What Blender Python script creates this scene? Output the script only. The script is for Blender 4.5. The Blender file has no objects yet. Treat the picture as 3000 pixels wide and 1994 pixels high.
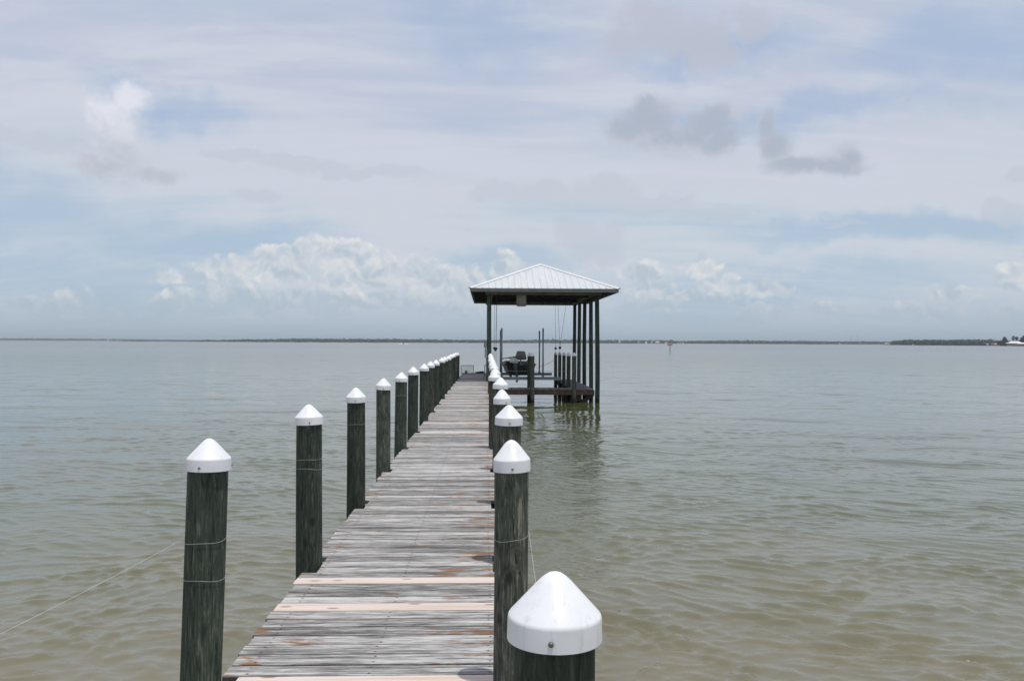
import bpy, math, random
import numpy as np
from mathutils import Vector, Matrix

random.seed(7)
rng = np.random.default_rng(11)
S = bpy.context.scene
COL = S.collection
R = math.radians

# ------------------------------------------------------------------ measures
CAM_Z = 2.55          # eye above the water
DECK = 0.90           # top of the pier deck above the water
LOW = 0.585           # top of the low catwalk
LEFT_X, RIGHT_X = -1.31, 0.145   # the two rows of pilings along the pier
FOC = 2442.0          # focal length of the photograph in its own pixels
YAW = math.atan(73 / FOC)


def ray_xy(px, d):
    """ground point at distance d in the direction the photograph shows at column px"""
    a = math.atan((px - 1500) / FOC) + YAW
    r = d / math.cos(a - YAW)
    return r * math.sin(a), r * math.cos(a)


# ------------------------------------------------------------------ mesh helper
class MB:
    def __init__(self):
        self.v = []
        self.f = []
        self.smooth = []

    def add(self, vs, fs, smooth=False):
        n = len(self.v)
        self.v += [tuple(p) for p in vs]
        self.f += [tuple(i + n for i in f) for f in fs]
        self.smooth += [smooth] * len(fs)

    def box(self, x0, x1, y0, y1, z0, z1, m=None, ch=0.0):
        if ch > 0:
            # chamfered long box: chamfer all four edges along the longest axis
            dims = [x1 - x0, y1 - y0, z1 - z0]
            ax = dims.index(max(dims))
            lo = [x0, y0, z0]
            hi = [x1, y1, z1]
            a, b = [i for i in range(3) if i != ax]
            prof = [(lo[a] + ch, lo[b]), (hi[a] - ch, lo[b]), (hi[a], lo[b] + ch), (hi[a], hi[b] - ch),
                    (hi[a] - ch, hi[b]), (lo[a] + ch, hi[b]), (lo[a], hi[b] - ch), (lo[a], lo[b] + ch)]
            vs = []
            for e in (lo[ax], hi[ax]):
                for p in prof:
                    q = [0, 0, 0]
                    q[ax] = e
                    q[a], q[b] = p
                    vs.append(q)
            k = 8
            fs = [tuple(range(k)), tuple(range(2 * k - 1, k - 1, -1))]
            fs += [(i, i + k, (i + 1) % k + k, (i + 1) % k) for i in range(k)]
        else:
            vs = [(x, y, z) for z in (z0, z1) for y in (y0, y1) for x in (x0, x1)]
            fs = [(0, 2, 3, 1), (4, 5, 7, 6), (0, 1, 5, 4), (2, 6, 7, 3), (0, 4, 6, 2), (1, 3, 7, 5)]
        if m is not None:
            vs = [m @ Vector(p) for p in vs]
        self.add(vs, fs)

    def bar(self, p, q, w, h):
        """rectangular bar from p to q"""
        p, q = Vector(p), Vector(q)
        d = q - p
        L = d.length
        rot = d.to_track_quat('Y', 'Z').to_matrix().to_4x4()
        self.box(-w / 2, w / 2, 0, L, -h / 2, h / 2, Matrix.Translation(p) @ rot)

    def tube(self, pts, r, n=8, cap=True):
        pts = [Vector(p) for p in pts]
        rs = r if isinstance(r, (list, tuple)) else [r] * len(pts)
        vs, fs = [], []
        for i, p in enumerate(pts):
            a = pts[max(i - 1, 0)]
            b = pts[min(i + 1, len(pts) - 1)]
            t = (b - a).normalized()
            up = Vector((0, 0, 1)) if abs(t.z) < 0.9 else Vector((0, 1, 0))
            s = t.cross(up).normalized()
            u = s.cross(t)
            for k in range(n):
                an = 2 * math.pi * k / n
                vs.append(p + (s * math.cos(an) + u * math.sin(an)) * rs[i])
        for i in range(len(pts) - 1):
            for k in range(n):
                k2 = (k + 1) % n
                fs.append((i * n + k, i * n + k2, (i + 1) * n + k2, (i + 1) * n + k))
        if cap:
            fs.append(tuple(range(n - 1, -1, -1)))
            m = (len(pts) - 1) * n
            fs.append(tuple(range(m, m + n)))
        self.add(vs, fs, True)

    def lathe(self, prof, c=(0, 0, 0), n=32, m=None):
        """prof: list of (radius, z) from bottom to top"""
        vs, fs = [], []
        for r, z in prof:
            for k in range(n):
                a = 2 * math.pi * k / n
                p = Vector((c[0] + r * math.cos(a), c[1] + r * math.sin(a), c[2] + z))
                vs.append(m @ p if m is not None else p)
        for i in range(len(prof) - 1):
            for k in range(n):
                k2 = (k + 1) % n
                fs.append((i * n + k, i * n + k2, (i + 1) * n + k2, (i + 1) * n + k))
        self.add(vs, fs, True)
        b = len(prof) - 1
        self.add([vs[k] for k in range(n)], [tuple(range(n - 1, -1, -1))])
        self.add([vs[b * n + k] for k in range(n)], [tuple(range(n))])

    def build(self, name, mat, parent=None, loc=None, autosmooth=True):
        me = bpy.data.meshes.new(name)
        me.from_pydata(self.v, [], self.f)
        me.materials.append(mat)
        me.polygons.foreach_set('use_smooth', self.smooth)
        me.update()
        o = bpy.data.objects.new(name, me)
        COL.objects.link(o)
        if loc is not None:
            o.location = loc
        if parent is not None:
            o.parent = parent
        return o


def tag(o, label=None, cat=None, group=None, kind=None):
    if label:
        o['label'] = label
    if cat:
        o['category'] = cat
    if group:
        o['group'] = group
    if kind:
        o['kind'] = kind
    return o


def empty(name, loc, label, cat, group=None, rz=0.0):
    o = bpy.data.objects.new(name, None)
    o.empty_display_size = 0.3
    COL.objects.link(o)
    o.location = loc
    o.rotation_euler = (0, 0, rz)
    return tag(o, label, cat, group)


# ------------------------------------------------------------------ node helper
class NT:
    def __init__(self, tree):
        self.t = tree
        self.n = tree.nodes
        self.l = tree.links

    def new(self, typ, **kw):
        nd = self.n.new(typ)
        for k, v in kw.items():
            setattr(nd, k, v)
        return nd

    def put(self, sock, val):
        if hasattr(val, 'is_output'):
            self.l.new(val, sock)
        elif val is not None:
            sock.default_value = val

    def math(self, op, a, b=None, c=None, clamp=False):
        nd = self.new('ShaderNodeMath', operation=op)
        nd.use_clamp = clamp
        for i, v in enumerate((a, b, c)):
            if v is not None:
                self.put(nd.inputs[i], v)
        return nd.outputs[0]

    def vmath(self, op, a, b=None, c=None, scale=None):
        nd = self.new('ShaderNodeVectorMath', operation=op)
        for i, v in enumerate((a, b, c)):
            if v is not None:
                self.put(nd.inputs[i], v)
        if scale is not None:
            self.put(nd.inputs['Scale'], scale)
        return nd.outputs['Value'] if op in ('LENGTH', 'DOT_PRODUCT', 'DISTANCE') else nd.outputs[0]

    def xyz(self, v):
        nd = self.new('ShaderNodeSeparateXYZ')
        self.put(nd.inputs[0], v)
        return nd.outputs[0], nd.outputs[1], nd.outputs[2]

    def comb(self, x, y, z):
        nd = self.new('ShaderNodeCombineXYZ')
        for i, v in enumerate((x, y, z)):
            self.put(nd.inputs[i], v)
        return nd.outputs[0]

    def noise(self, vec, scale, detail=4, rough=0.55, dist=0.0, dim='3D', lac=2.0):
        nd = self.new('ShaderNodeTexNoise', noise_dimensions=dim)
        self.put(nd.inputs['Vector'], vec)
        nd.inputs['Scale'].default_value = scale
        nd.inputs['Detail'].default_value = detail
        nd.inputs['Roughness'].default_value = rough
        nd.inputs['Lacunarity'].default_value = lac
        nd.inputs['Distortion'].default_value = dist
        return nd.outputs['Fac'] if 'Fac' in nd.outputs else nd.outputs[0]

    def sstep(self, v, a, b, lo=0.0, hi=1.0):
        nd = self.new('ShaderNodeMapRange', interpolation_type='SMOOTHSTEP')
        self.put(nd.inputs['Value'], v)
        nd.inputs['From Min'].default_value = a
        nd.inputs['From Max'].default_value = b
        nd.inputs['To Min'].default_value = lo
        nd.inputs['To Max'].default_value = hi
        return nd.outputs['Result']

    def lin(self, v, a, b, lo=0.0, hi=1.0):
        nd = self.new('ShaderNodeMapRange')
        self.put(nd.inputs['Value'], v)
        nd.inputs['From Min'].default_value = a
        nd.inputs['From Max'].default_value = b
        nd.inputs['To Min'].default_value = lo
        nd.inputs['To Max'].default_value = hi
        return nd.outputs['Result']

    def mix(self, f, a, b):
        nd = self.new('ShaderNodeMix', data_type='RGBA')
        self.put(nd.inputs[0], f)
        for s, v in ((nd.inputs[6], a), (nd.inputs[7], b)):
            if isinstance(v, tuple) and len(v) == 3:
                v = v + (1,)
            self.put(s, v)
        return nd.outputs[2]

    def mapping(self, vec, loc=(0, 0, 0), rot=(0, 0, 0), scale=(1, 1, 1), typ='POINT'):
        nd = self.new('ShaderNodeMapping', vector_type=typ)
        self.put(nd.inputs['Vector'], vec)
        nd.inputs['Location'].default_value = loc
        nd.inputs['Rotation'].default_value = rot
        nd.inputs['Scale'].default_value = scale
        return nd.outputs[0]

    def white(self, v):
        nd = self.new('ShaderNodeTexWhiteNoise', noise_dimensions='1D')
        self.put(nd.inputs['W'], v)
        return nd.outputs['Value']

    def bump(self, h, strength=0.3, dist=0.01):
        nd = self.new('ShaderNodeBump')
        nd.inputs['Strength'].default_value = strength
        nd.inputs['Distance'].default_value = dist
        self.put(nd.inputs['Height'], h)
        return nd.outputs[0]


def material(name):
    m = bpy.data.materials.new(name)
    m.use_nodes = True
    t = NT(m.node_tree)
    b = m.node_tree.nodes['Principled BSDF']
    return m, t, b


def simple(name, col, rough=0.6, metal=0.0, var=0.12, scale=6.0, bump=0.0, spec=0.5):
    """a plain paint / plastic / metal with a little uneven wear"""
    m, t, b = material(name)
    tc = t.new('ShaderNodeTexCoord').outputs['Object']
    n = t.noise(tc, scale, 5, 0.6)
    dark = tuple(c * (1 - var) for c in col)
    lite = tuple(min(1, c * (1 + var)) for c in col)
    t.put(b.inputs['Base Color'], t.mix(t.sstep(n, 0.3, 0.7), dark, lite))
    b.inputs['Roughness'].default_value = rough
    b.inputs['Metallic'].default_value = metal
    b.inputs['Specular IOR Level'].default_value = spec
    if bump:
        t.put(b.inputs['Normal'], t.bump(n, bump, 0.01))
    return m


# ------------------------------------------------------------------ materials
def mat_deck(name, dark, mid, lite, brown_amt, pitch, y0, axis='x'):
    m, t, b = material(name)
    pos = t.new('ShaderNodeNewGeometry').outputs['Position']
    x, y, z = t.xyz(pos)
    if axis == 'y':
        x, y = y, x
    pid = t.math('FLOOR', t.math('DIVIDE', t.math('SUBTRACT', y, y0), pitch))
    r1 = t.white(pid)
    r2 = t.white(t.math('ADD', pid, 91.3))
    ox = t.math('MULTIPLY', r1, 53.0)
    # fibres run along the board
    va = t.comb(t.math('ADD', t.math('MULTIPLY', x, 2.6), ox), t.math('MULTIPLY', y, 46.0), t.math('MULTIPLY', r2, 9.0))
    vb = t.comb(t.math('ADD', t.math('MULTIPLY', x, 0.9), ox), t.math('MULTIPLY', y, 9.0), r2)
    vc = t.comb(t.math('ADD', t.math('MULTIPLY', x, 7.0), ox), t.math('MULTIPLY', y, 120.0), r2)
    vd = t.comb(t.math('ADD', t.math('MULTIPLY', x, 2.6), ox), t.math('MULTIPLY', y, 8.0), 3.3)
    na = t.noise(va, 1.0, 6, 0.68)
    nb = t.noise(vb, 1.4, 4, 0.6)
    nc = t.noise(vc, 1.0, 4, 0.7)
    nd_ = t.noise(vd, 0.9, 5, 0.62, 0.3)
    tone = t.math('ADD', t.math('MULTIPLY', na, 0.62), t.math('MULTIPLY', nb, 0.30))
    tone = t.math('ADD', tone, t.math('MULTIPLY', t.math('SUBTRACT', nc, 0.5), 0.55))
    tone = t.math('ADD', tone, t.math('MULTIPLY', t.math('SUBTRACT', r1, 0.5), 0.13))
    c = t.mix(t.sstep(tone, 0.30, 0.45), dark, mid)
    c = t.mix(t.sstep(tone, 0.43, 0.56), c, lite)
    # rust coloured heartwood where the grey skin has worn off
    edge = t.math('MAXIMUM', t.sstep(x, -0.7, 0.12), t.sstep(x, -0.95, -1.3, 0.0, 0.6))
    bias = t.math('ADD', t.math('MULTIPLY', edge, 0.095), t.math('MULTIPLY', t.math('SUBTRACT', r2, 0.5), 0.06))
    bm = t.sstep(t.math('ADD', nd_, bias), 0.615, 0.69)
    bm = t.math('MULTIPLY', bm, t.sstep(na, 0.36, 0.52))
    bm = t.math('MULTIPLY', bm, brown_amt)
    brown = t.mix(nc, (0.10, 0.042, 0.018), (0.36, 0.17, 0.06))
    c = t.mix(bm, c, brown)
    # darker band along the board edges
    fe = t.math('MULTIPLY', t.math('FRACT', t.math('DIVIDE', t.math('SUBTRACT', y, y0), pitch)), pitch)
    fe = t.math('SUBTRACT', pitch / 2, t.math('ABSOLUTE', t.math('SUBTRACT', fe, pitch / 2)))
    fe = t.math('ADD', fe, t.math('MULTIPLY', t.math('SUBTRACT', nb, 0.5), 0.016))
    c = t.mix(t.sstep(fe, 0.012, 0.004, 0.0, 0.60), c, (0.030, 0.027, 0.024))
    if axis == 'x' and brown_amt > 0.5:
        # nail heads with a small rust halo over the three stringers, two to a board
        dx = None
        for xs in (LEFT_X + 0.125, (LEFT_X + RIGHT_X) / 2, RIGHT_X - 0.125):
            k_ = t.math('ABSOLUTE', t.math('SUBTRACT', x, t.math('ADD', xs - 0.008, t.math('MULTIPLY', r2, 0.016))))
            dx = k_ if dx is None else t.math('MINIMUM', dx, k_)
        fy = t.math('MULTIPLY', t.math('FRACT', t.math('DIVIDE', t.math('SUBTRACT', y, y0), pitch)), pitch)
        dy = t.math('ABSOLUTE', t.math('SUBTRACT', t.math('ABSOLUTE', t.math('SUBTRACT', fy, pitch / 2)), 0.038))
        dn = t.vmath('LENGTH', t.comb(t.math('MULTIPLY', dx, 0.7), dy, 0.0))
        c = t.mix(t.math('MULTIPLY', t.sstep(dn, 0.016, 0.004), t.math('MULTIPLY', r1, 0.25)), c, (0.14, 0.075, 0.04))
        c = t.mix(t.sstep(dn, 0.0062, 0.0042), c, (0.035, 0.028, 0.024))
    t.put(b.inputs['Base Color'], c)
    b.inputs['Roughness'].default_value = 0.85
    b.inputs['Specular IOR Level'].default_value = 0.25
    h = t.math('ADD', t.math('MULTIPLY', na, 0.7), t.math('MULTIPLY', nc, 0.5))
    t.put(b.inputs['Normal'], t.bump(h, 0.55, 0.006))
    return m


def mat_new_board():
    m, t, b = material('new pine')
    pos = t.new('ShaderNodeNewGeometry').outputs['Position']
    x, y, z = t.xyz(pos)
    r = t.white(t.math('FLOOR', t.math('DIVIDE', y, 0.1)))
    v = t.comb(t.math('ADD', t.math('MULTIPLY', x, 1.3), t.math('MULTIPLY', r, 40)), t.math('MULTIPLY', y, 30), 0.0)
    n = t.noise(v, 1.0, 5, 0.6, 0.4)
    v2 = t.comb(t.math('ADD', t.math('MULTIPLY', x, 4.2), t.math('MULTIPLY', r, 71)), t.math('MULTIPLY', y, 13), 0.0)
    vor = t.new('ShaderNodeTexVoronoi', voronoi_dimensions='2D')
    t.put(vor.inputs['Vector'], v2)
    vor.inputs['Scale'].default_value = 0.55
    knot = t.sstep(vor.outputs['Distance'], 0.12, 0.05)
    c = t.mix(t.sstep(n, 0.35, 0.65), (0.52, 0.415, 0.34), (0.66, 0.565, 0.50))
    c = t.mix(t.math('MULTIPLY', r, 0.5), c, (0.66, 0.60, 0.56))
    c = t.mix(t.math('MULTIPLY', knot, 0.75), c, (0.22, 0.11, 0.05))
    t.put(b.inputs['Base Color'], c)
    b.inputs['Roughness'].default_value = 0.75
    b.inputs['Specular IOR Level'].default_value = 0.3
    t.put(b.inputs['Normal'], t.bump(n, 0.25, 0.004))
    return m


def mat_pile(name, dark, mid, lite, wet=True):
    m, t, b = material(name)
    g = t.new('ShaderNodeNewGeometry').outputs['Position']
    oi = t.new('ShaderNodeObjectInfo').outputs['Random']
    x, y, z = t.xyz(g)
    off = t.math('MULTIPLY', oi, 60.0)
    va = t.comb(t.math('ADD', t.math('MULTIPLY', x, 50), off), t.math('MULTIPLY', y, 50), t.math('MULTIPLY', z, 5.0))
    vb = t.comb(t.math('ADD', t.math('MULTIPLY', x, 11), off), t.math('MULTIPLY', y, 11), t.math('MULTIPLY', z, 3.6))
    vc = t.comb(t.math('ADD', t.math('MULTIPLY', x, 110), off), t.math('MULTIPLY', y, 110), t.math('MULTIPLY', z, 7.0))
    na = t.noise(va, 1.0, 6, 0.68, 1.6)
    nb = t.noise(vb, 1.0, 6, 0.65, 1.0)
    nc = t.noise(vc, 1.0, 3, 0.6)
    tone = t.math('ADD', t.math('MULTIPLY', na, 0.6), t.math('MULTIPLY', nb, 0.4))
    tone = t.math('ADD', tone, t.math('MULTIPLY', t.math('SUBTRACT', nc, 0.5), 0.18))
    c = t.mix(t.sstep(tone, 0.38, 0.50), dark, mid)
    c = t.mix(t.math('MULTIPLY', t.sstep(tone, 0.50, 0.62), t.sstep(nc, 0.25, 0.6)), c, lite)
    tone_ = t.math('ADD', 0.70, t.math('MULTIPLY', t.white(t.math('MULTIPLY', oi, 917.0)), 0.75))
    c = t.vmath('SCALE', c, scale=tone_)
    # a few brown weeps
    c = t.mix(t.math('MULTIPLY', t.sstep(nb, 0.60, 0.72), 0.55), c, (0.075, 0.06, 0.04))
    # drying checks: thin dark splits
    vcr = t.comb(t.math('ADD', t.math('MULTIPLY', x, 14), off), t.math('MULTIPLY', y, 14), t.math('MULTIPLY', z, 0.5))
    vor = t.new('ShaderNodeTexVoronoi', feature='DISTANCE_TO_EDGE')
    t.put(vor.inputs['Vector'], vcr)
    vor.inputs['Scale'].default_value = 1.0
    crack = t.math('MULTIPLY', t.sstep(vor.outputs['Distance'], 0.03, 0.0), t.sstep(nb, 0.45, 0.6))
    c = t.mix(t.math('MULTIPLY', crack, 0.85), c, (0.008, 0.008, 0.007))
    vk = t.new('ShaderNodeTexVoronoi')
    t.put(vk.inputs['Vector'], t.comb(t.math('ADD', t.math('MULTIPLY', x, 6), off), t.math('MULTIPLY', y, 6), t.math('MULTIPLY', z, 3.2)))
    vk.inputs['Scale'].default_value = 1.0
    knot = t.math('MULTIPLY', t.sstep(vk.outputs['Distance'], 0.16, 0.06), t.sstep(nc, 0.2, 0.5))
    c = t.mix(t.math('MULTIPLY', knot, 0.85), c, (0.020, 0.014, 0.010))
    if wet:
        w = t.sstep(t.math('ADD', z, t.math('MULTIPLY', nb, 0.25)), 0.42, 0.22)
        c = t.mix(w, c, (0.014, 0.013, 0.010))
    t.put(b.inputs['Base Color'], c)
    b.inputs['Roughness'].default_value = 0.8
    b.inputs['Specular IOR Level'].default_value = 0.3
    h = t.math('SUBTRACT', t.math('ADD', na, t.math('MULTIPLY', nc, 0.5)), t.math('MULTIPLY', crack, 1.0))
    t.put(b.inputs['Normal'], t.bump(h, 0.5, 0.008))
    return m


def mat_cap():
    m, t, b = material('white cap plastic')
    tc = t.new('ShaderNodeTexCoord').outputs['Object']
    ob_ = t.math('MULTIPLY', t.new('ShaderNodeObjectInfo').outputs['Random'], 40.0)
    x, y, z = t.xyz(tc)
    tv = t.comb(t.math('ADD', x, ob_), y, z)
    n = t.noise(tv, 9.0, 5, 0.6)
    c = t.mix(t.sstep(n, 0.45, 0.8), (0.80, 0.81, 0.83), (0.72, 0.725, 0.73))
    n2 = t.noise(t.comb(t.math('ADD', t.math('MULTIPLY', x, 26.0), ob_), t.math('MULTIPLY', y, 26.0), t.math('MULTIPLY', z, 4.0)), 1.0, 4, 0.65)
    c = t.mix(t.math('MULTIPLY', t.sstep(n2, 0.55, 0.72), 0.45), c, (0.50, 0.49, 0.45))
    n3 = t.noise(tv, 60.0, 2, 0.5)
    c = t.mix(t.math('MULTIPLY', t.sstep(n3, 0.74, 0.80), 0.5), c, (0.33, 0.31, 0.28))
    t.put(b.inputs['Base Color'], c)
    b.inputs['Roughness'].default_value = 0.34
    return m


def mat_water():
    m, t, b = material('bay water')
    pos = t.new('ShaderNodeNewGeometry').outputs['Position']
    x, y, z = t.xyz(pos)
    d = t.vmath('LENGTH', t.comb(x, y, 0.0))
    # shallow sand close to the beach, darker olive water further out
    patch = t.noise(t.comb(t.math('MULTIPLY', x, 0.5), t.math('MULTIPLY', y, 0.9), 0.0), 0.8, 5, 0.62, 0.6)
    dd = t.math('ADD', d, t.math('MULTIPLY', t.math('SUBTRACT', patch, 0.5), 9.0))
    c = t.mix(t.sstep(dd, 4.0, 15.0), (0.174, 0.154, 0.098), (0.102, 0.110, 0.058))
    c = t.mix(t.sstep(dd, 11.0, 30.0), c, (0.068, 0.077, 0.030))
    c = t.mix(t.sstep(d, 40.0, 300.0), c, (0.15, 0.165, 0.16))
    mottle = t.noise(t.comb(t.math('MULTIPLY', x, 1.3), t.math('MULTIPLY', y, 1.7), 4.0), 1.4, 6, 0.7, 0.4)  # dark blotches in the near water, fading out with distance
    c = t.mix(t.math('MULTIPLY', t.sstep(mottle, 0.56, 0.72), t.sstep(d, 22.0, 8.0, 0.0, 0.30)), c, (0.06, 0.055, 0.03))
    t.put(b.inputs['Base Color'], c)
    b.inputs['IOR'].default_value = 1.55
    rg = t.lin(t.math('LOGARITHM', t.math('MAXIMUM', d, 1.0), 10.0), 1.3, 2.6, 0.012, 0.26)
    t.put(b.inputs['Roughness'], rg)
    vb = t.comb(t.math('MULTIPLY', x, 0.8), t.math('MULTIPLY', y, 1.6), 0.0)
    nb = t.noise(vb, 9.0, 3, 0.55)
    bp = t.new('ShaderNodeBump')
    t.put(bp.inputs['Strength'], t.sstep(d, 45.0, 8.0, 0.0, 0.22))
    bp.inputs['Distance'].default_value = 0.03
    t.put(bp.inputs['Height'], nb)
    t.put(b.inputs['Normal'], bp.outputs[0])
    return m


def mat_foliage(name, a, c):
    m, t, b = material(name)
    pos = t.new('ShaderNodeNewGeometry').outputs['Position']
    n = t.noise(pos, 0.13, 4, 0.6)
    n2 = t.noise(pos, 0.9, 3, 0.6)
    f = t.sstep(t.math('ADD', t.math('MULTIPLY', n, 0.7), t.math('MULTIPLY', n2, 0.3)), 0.38, 0.62)
    t.put(b.inputs['Base Color'], t.mix(f, a, c))
    b.inputs['Roughness'].default_value = 0.85
    b.inputs['Specular IOR Level'].default_value = 0.15
    return m


def mat_roof():
    m, t, b = material('pale roof metal')
    pos = t.new('ShaderNodeNewGeometry').outputs['Position']
    n = t.noise(t.mapping(pos, scale=(3.0, 0.5, 0.5)), 2.0, 5, 0.6)
    n2 = t.noise(pos, 14.0, 3, 0.5)
    c = t.mix(t.sstep(n, 0.3, 0.7), (0.52, 0.54, 0.55), (0.59, 0.605, 0.61))
    c = t.mix(t.math('MULTIPLY', t.sstep(n2, 0.60, 0.75), 0.25), c, (0.42, 0.42, 0.41))
    t.put(b.inputs['Base Color'], c)
    b.inputs['Roughness'].default_value = 0.55
    return m


M = {
    'deck': mat_deck('weathered deck', (0.062, 0.058, 0.054), (0.235, 0.228, 0.220), (0.51, 0.495, 0.48), 0.9, 0.143, 0.0),
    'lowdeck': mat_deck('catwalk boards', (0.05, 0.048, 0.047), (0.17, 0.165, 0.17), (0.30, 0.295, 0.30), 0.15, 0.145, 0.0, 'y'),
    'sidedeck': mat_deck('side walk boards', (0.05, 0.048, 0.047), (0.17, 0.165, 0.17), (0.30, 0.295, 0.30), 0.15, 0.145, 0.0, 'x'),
    'newboard': mat_new_board(),
    'pile': mat_pile('dark treated pile', (0.014, 0.020, 0.015), (0.038, 0.052, 0.038), (0.105, 0.116, 0.090)),
    'pile_grey': mat_pile('grey green pile', (0.017, 0.020, 0.016), (0.056, 0.064, 0.050), (0.19, 0.182, 0.15)),
    'post': mat_pile('green treated post', (0.022, 0.036, 0.031), (0.050, 0.080, 0.068), (0.12, 0.145, 0.125)),
    'cap': mat_cap(),
    'screw': simple('dull screw', (0.18, 0.17, 0.16), 0.45, 0.8),
    'wire': simple('thin grey wire', (0.42, 0.43, 0.42), 0.5, 0.3),
    'line': simple('pale line', (0.62, 0.62, 0.60), 0.5),
    'beam': simple('grey beam timber', (0.23, 0.21, 0.19), 0.85, var=0.25, scale=3.0, bump=0.2),
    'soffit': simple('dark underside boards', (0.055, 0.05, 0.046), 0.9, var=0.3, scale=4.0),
    'fascia': simple('grey green fascia', (0.20, 0.21, 0.19), 0.7, var=0.15, scale=3.0),
    'redbeam': simple('red brown catwalk timber', (0.105, 0.062, 0.043), 0.85, var=0.35, scale=5.0, bump=0.2),
    'undertimber': simple('shade dark timber', (0.035, 0.03, 0.026), 0.8, var=0.3, scale=5.0),  # dark tone; carries painted shade on the catwalk's inner beam
    'roof': mat_roof(),
    'capflash': simple('pale hip flashing', (0.62, 0.635, 0.64), 0.5, var=0.05),
    'ply': simple('weathered plywood box', (0.30, 0.285, 0.25), 0.8, var=0.12, scale=4.0),
    'plydark': simple('plywood box base', (0.21, 0.20, 0.175), 0.8, var=0.12, scale=4.0),
    'elec': simple('grey electrical enclosure', (0.33, 0.35, 0.35), 0.55, var=0.08),
    'alu': simple('lift aluminium', (0.30, 0.335, 0.36), 0.5, 0.35, var=0.1),
    'galv': simple('grey guide pipe', (0.24, 0.29, 0.32), 0.5, 0.2, var=0.1),
    'hullside': simple('weathered hull side', (0.17, 0.165, 0.15), 0.55, 0.1, var=0.2, scale=5),
    'hulldark': simple('dark olive hull', (0.009, 0.009, 0.0085), 0.7, var=0.3, scale=4),
    'seat': simple('grey vinyl seat', (0.20, 0.19, 0.20), 0.55, var=0.12),
    'black': simple('black rubber', (0.012, 0.012, 0.013), 0.5),
    'motor': simple('grey motor cowl', (0.58, 0.61, 0.64), 0.4, var=0.12),
    'motor_dark': simple('dark motor leg', (0.05, 0.052, 0.055), 0.45),
    'prop': simple('propeller alloy', (0.12, 0.12, 0.12), 0.45, 0.5),
    'rope': simple('pale rope', (0.34, 0.33, 0.30), 0.9),
    'trap': simple('coated trap wire', (0.26, 0.27, 0.26), 0.6),
    'trapdark': simple('dark trap frame', (0.05, 0.055, 0.05), 0.6),
    'bait': simple('rusty bait cup', (0.33, 0.19, 0.15), 0.7),
    'hose': simple('black hose', (0.02, 0.022, 0.026), 0.45),
    'signwhite': simple('sign white', (0.62, 0.55, 0.54), 0.5),
    'signorange': simple('sign orange', (0.36, 0.15, 0.11), 0.5),
    'signdark': simple('sign letters', (0.06, 0.05, 0.06), 0.6),
    'signpost': simple('sign post timber', (0.05, 0.05, 0.05), 0.85),
    'white': simple('white paint', (0.78, 0.78, 0.76), 0.5, var=0.05),
    'cream': simple('cream wall', (0.66, 0.64, 0.57), 0.7, var=0.08, scale=0.5),
    'tan': simple('tan wall', (0.36, 0.30, 0.24), 0.7, var=0.1, scale=0.5),
    'redwall': simple('brick red wall', (0.27, 0.15, 0.13), 0.8, var=0.15, scale=0.5),
    'shingle': simple('grey roof sheet', (0.40, 0.41, 0.42), 0.7, var=0.1, scale=0.5),
    'whiteroof': simple('white roof sheet', (0.74, 0.74, 0.72), 0.55, var=0.05, scale=0.5),
    'glass': simple('dark window', (0.03, 0.035, 0.04), 0.15),
    'foam': simple('wake foam', (0.75, 0.77, 0.78), 0.8, var=0.1, scale=0.4),
    'steel': simple('mast steel', (0.16, 0.16, 0.17), 0.5, 0.3),
    'bark': simple('tree bark', (0.09, 0.065, 0.05), 0.9, var=0.2, scale=0.8),
    'wood_far': mat_foliage('far wood leaves', (0.030, 0.047, 0.030), (0.058, 0.080, 0.042)),
    'wood_near': mat_foliage('shore wood leaves', (0.024, 0.036, 0.024), (0.048, 0.062, 0.036)),
    'leaf_dark': mat_foliage('dark tree leaves', (0.016, 0.030, 0.020), (0.038, 0.056, 0.030)),
    'leaf_pine': mat_foliage('pine needles', (0.022, 0.036, 0.022), (0.050, 0.065, 0.036)),
    'marsh': mat_foliage('marsh grass', (0.10, 0.10, 0.05), (0.16, 0.15, 0.08)),
    'land': mat_foliage('shore land', (0.09, 0.085, 0.05), (0.17, 0.15, 0.10)),
    'water': mat_water(),
}

# ------------------------------------------------------------------ camera
cam = bpy.data.cameras.new('camera')
cam.sensor_width = 36.0
cam.lens = 36.0 * FOC / 3000.0
cam.clip_start = 0.05
cam.clip_end = 30000
co = bpy.data.objects.new('camera', cam)
COL.objects.link(co)
co.location = (0, 0, CAM_Z)
PITCH = math.atan(5.0 / FOC)
ROLL = math.atan(12.4 / 3000)
co.matrix_world = (Matrix.Translation((0, 0, CAM_Z)) @ Matrix.Rotation(-YAW, 4, 'Z') @ Matrix.Rotation(math.pi / 2 + PITCH, 4, 'X')
                   @ Matrix.Rotation(ROLL, 4, 'Z'))
S.camera = co

# ------------------------------------------------------------------ sun
SUN_DIR = Vector((0.16, -0.15, 1.0)).normalized()
sl = bpy.data.lights.new('sun', 'SUN')
sl.energy = 2.7
sl.angle = R(0.9)
sl.color = (1.0, 0.965, 0.91)
so = bpy.data.objects.new('sun', sl)
COL.objects.link(so)
so.rotation_euler = SUN_DIR.to_track_quat('Z', 'Y').to_euler()
so.location = (20, -20, 60)


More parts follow.
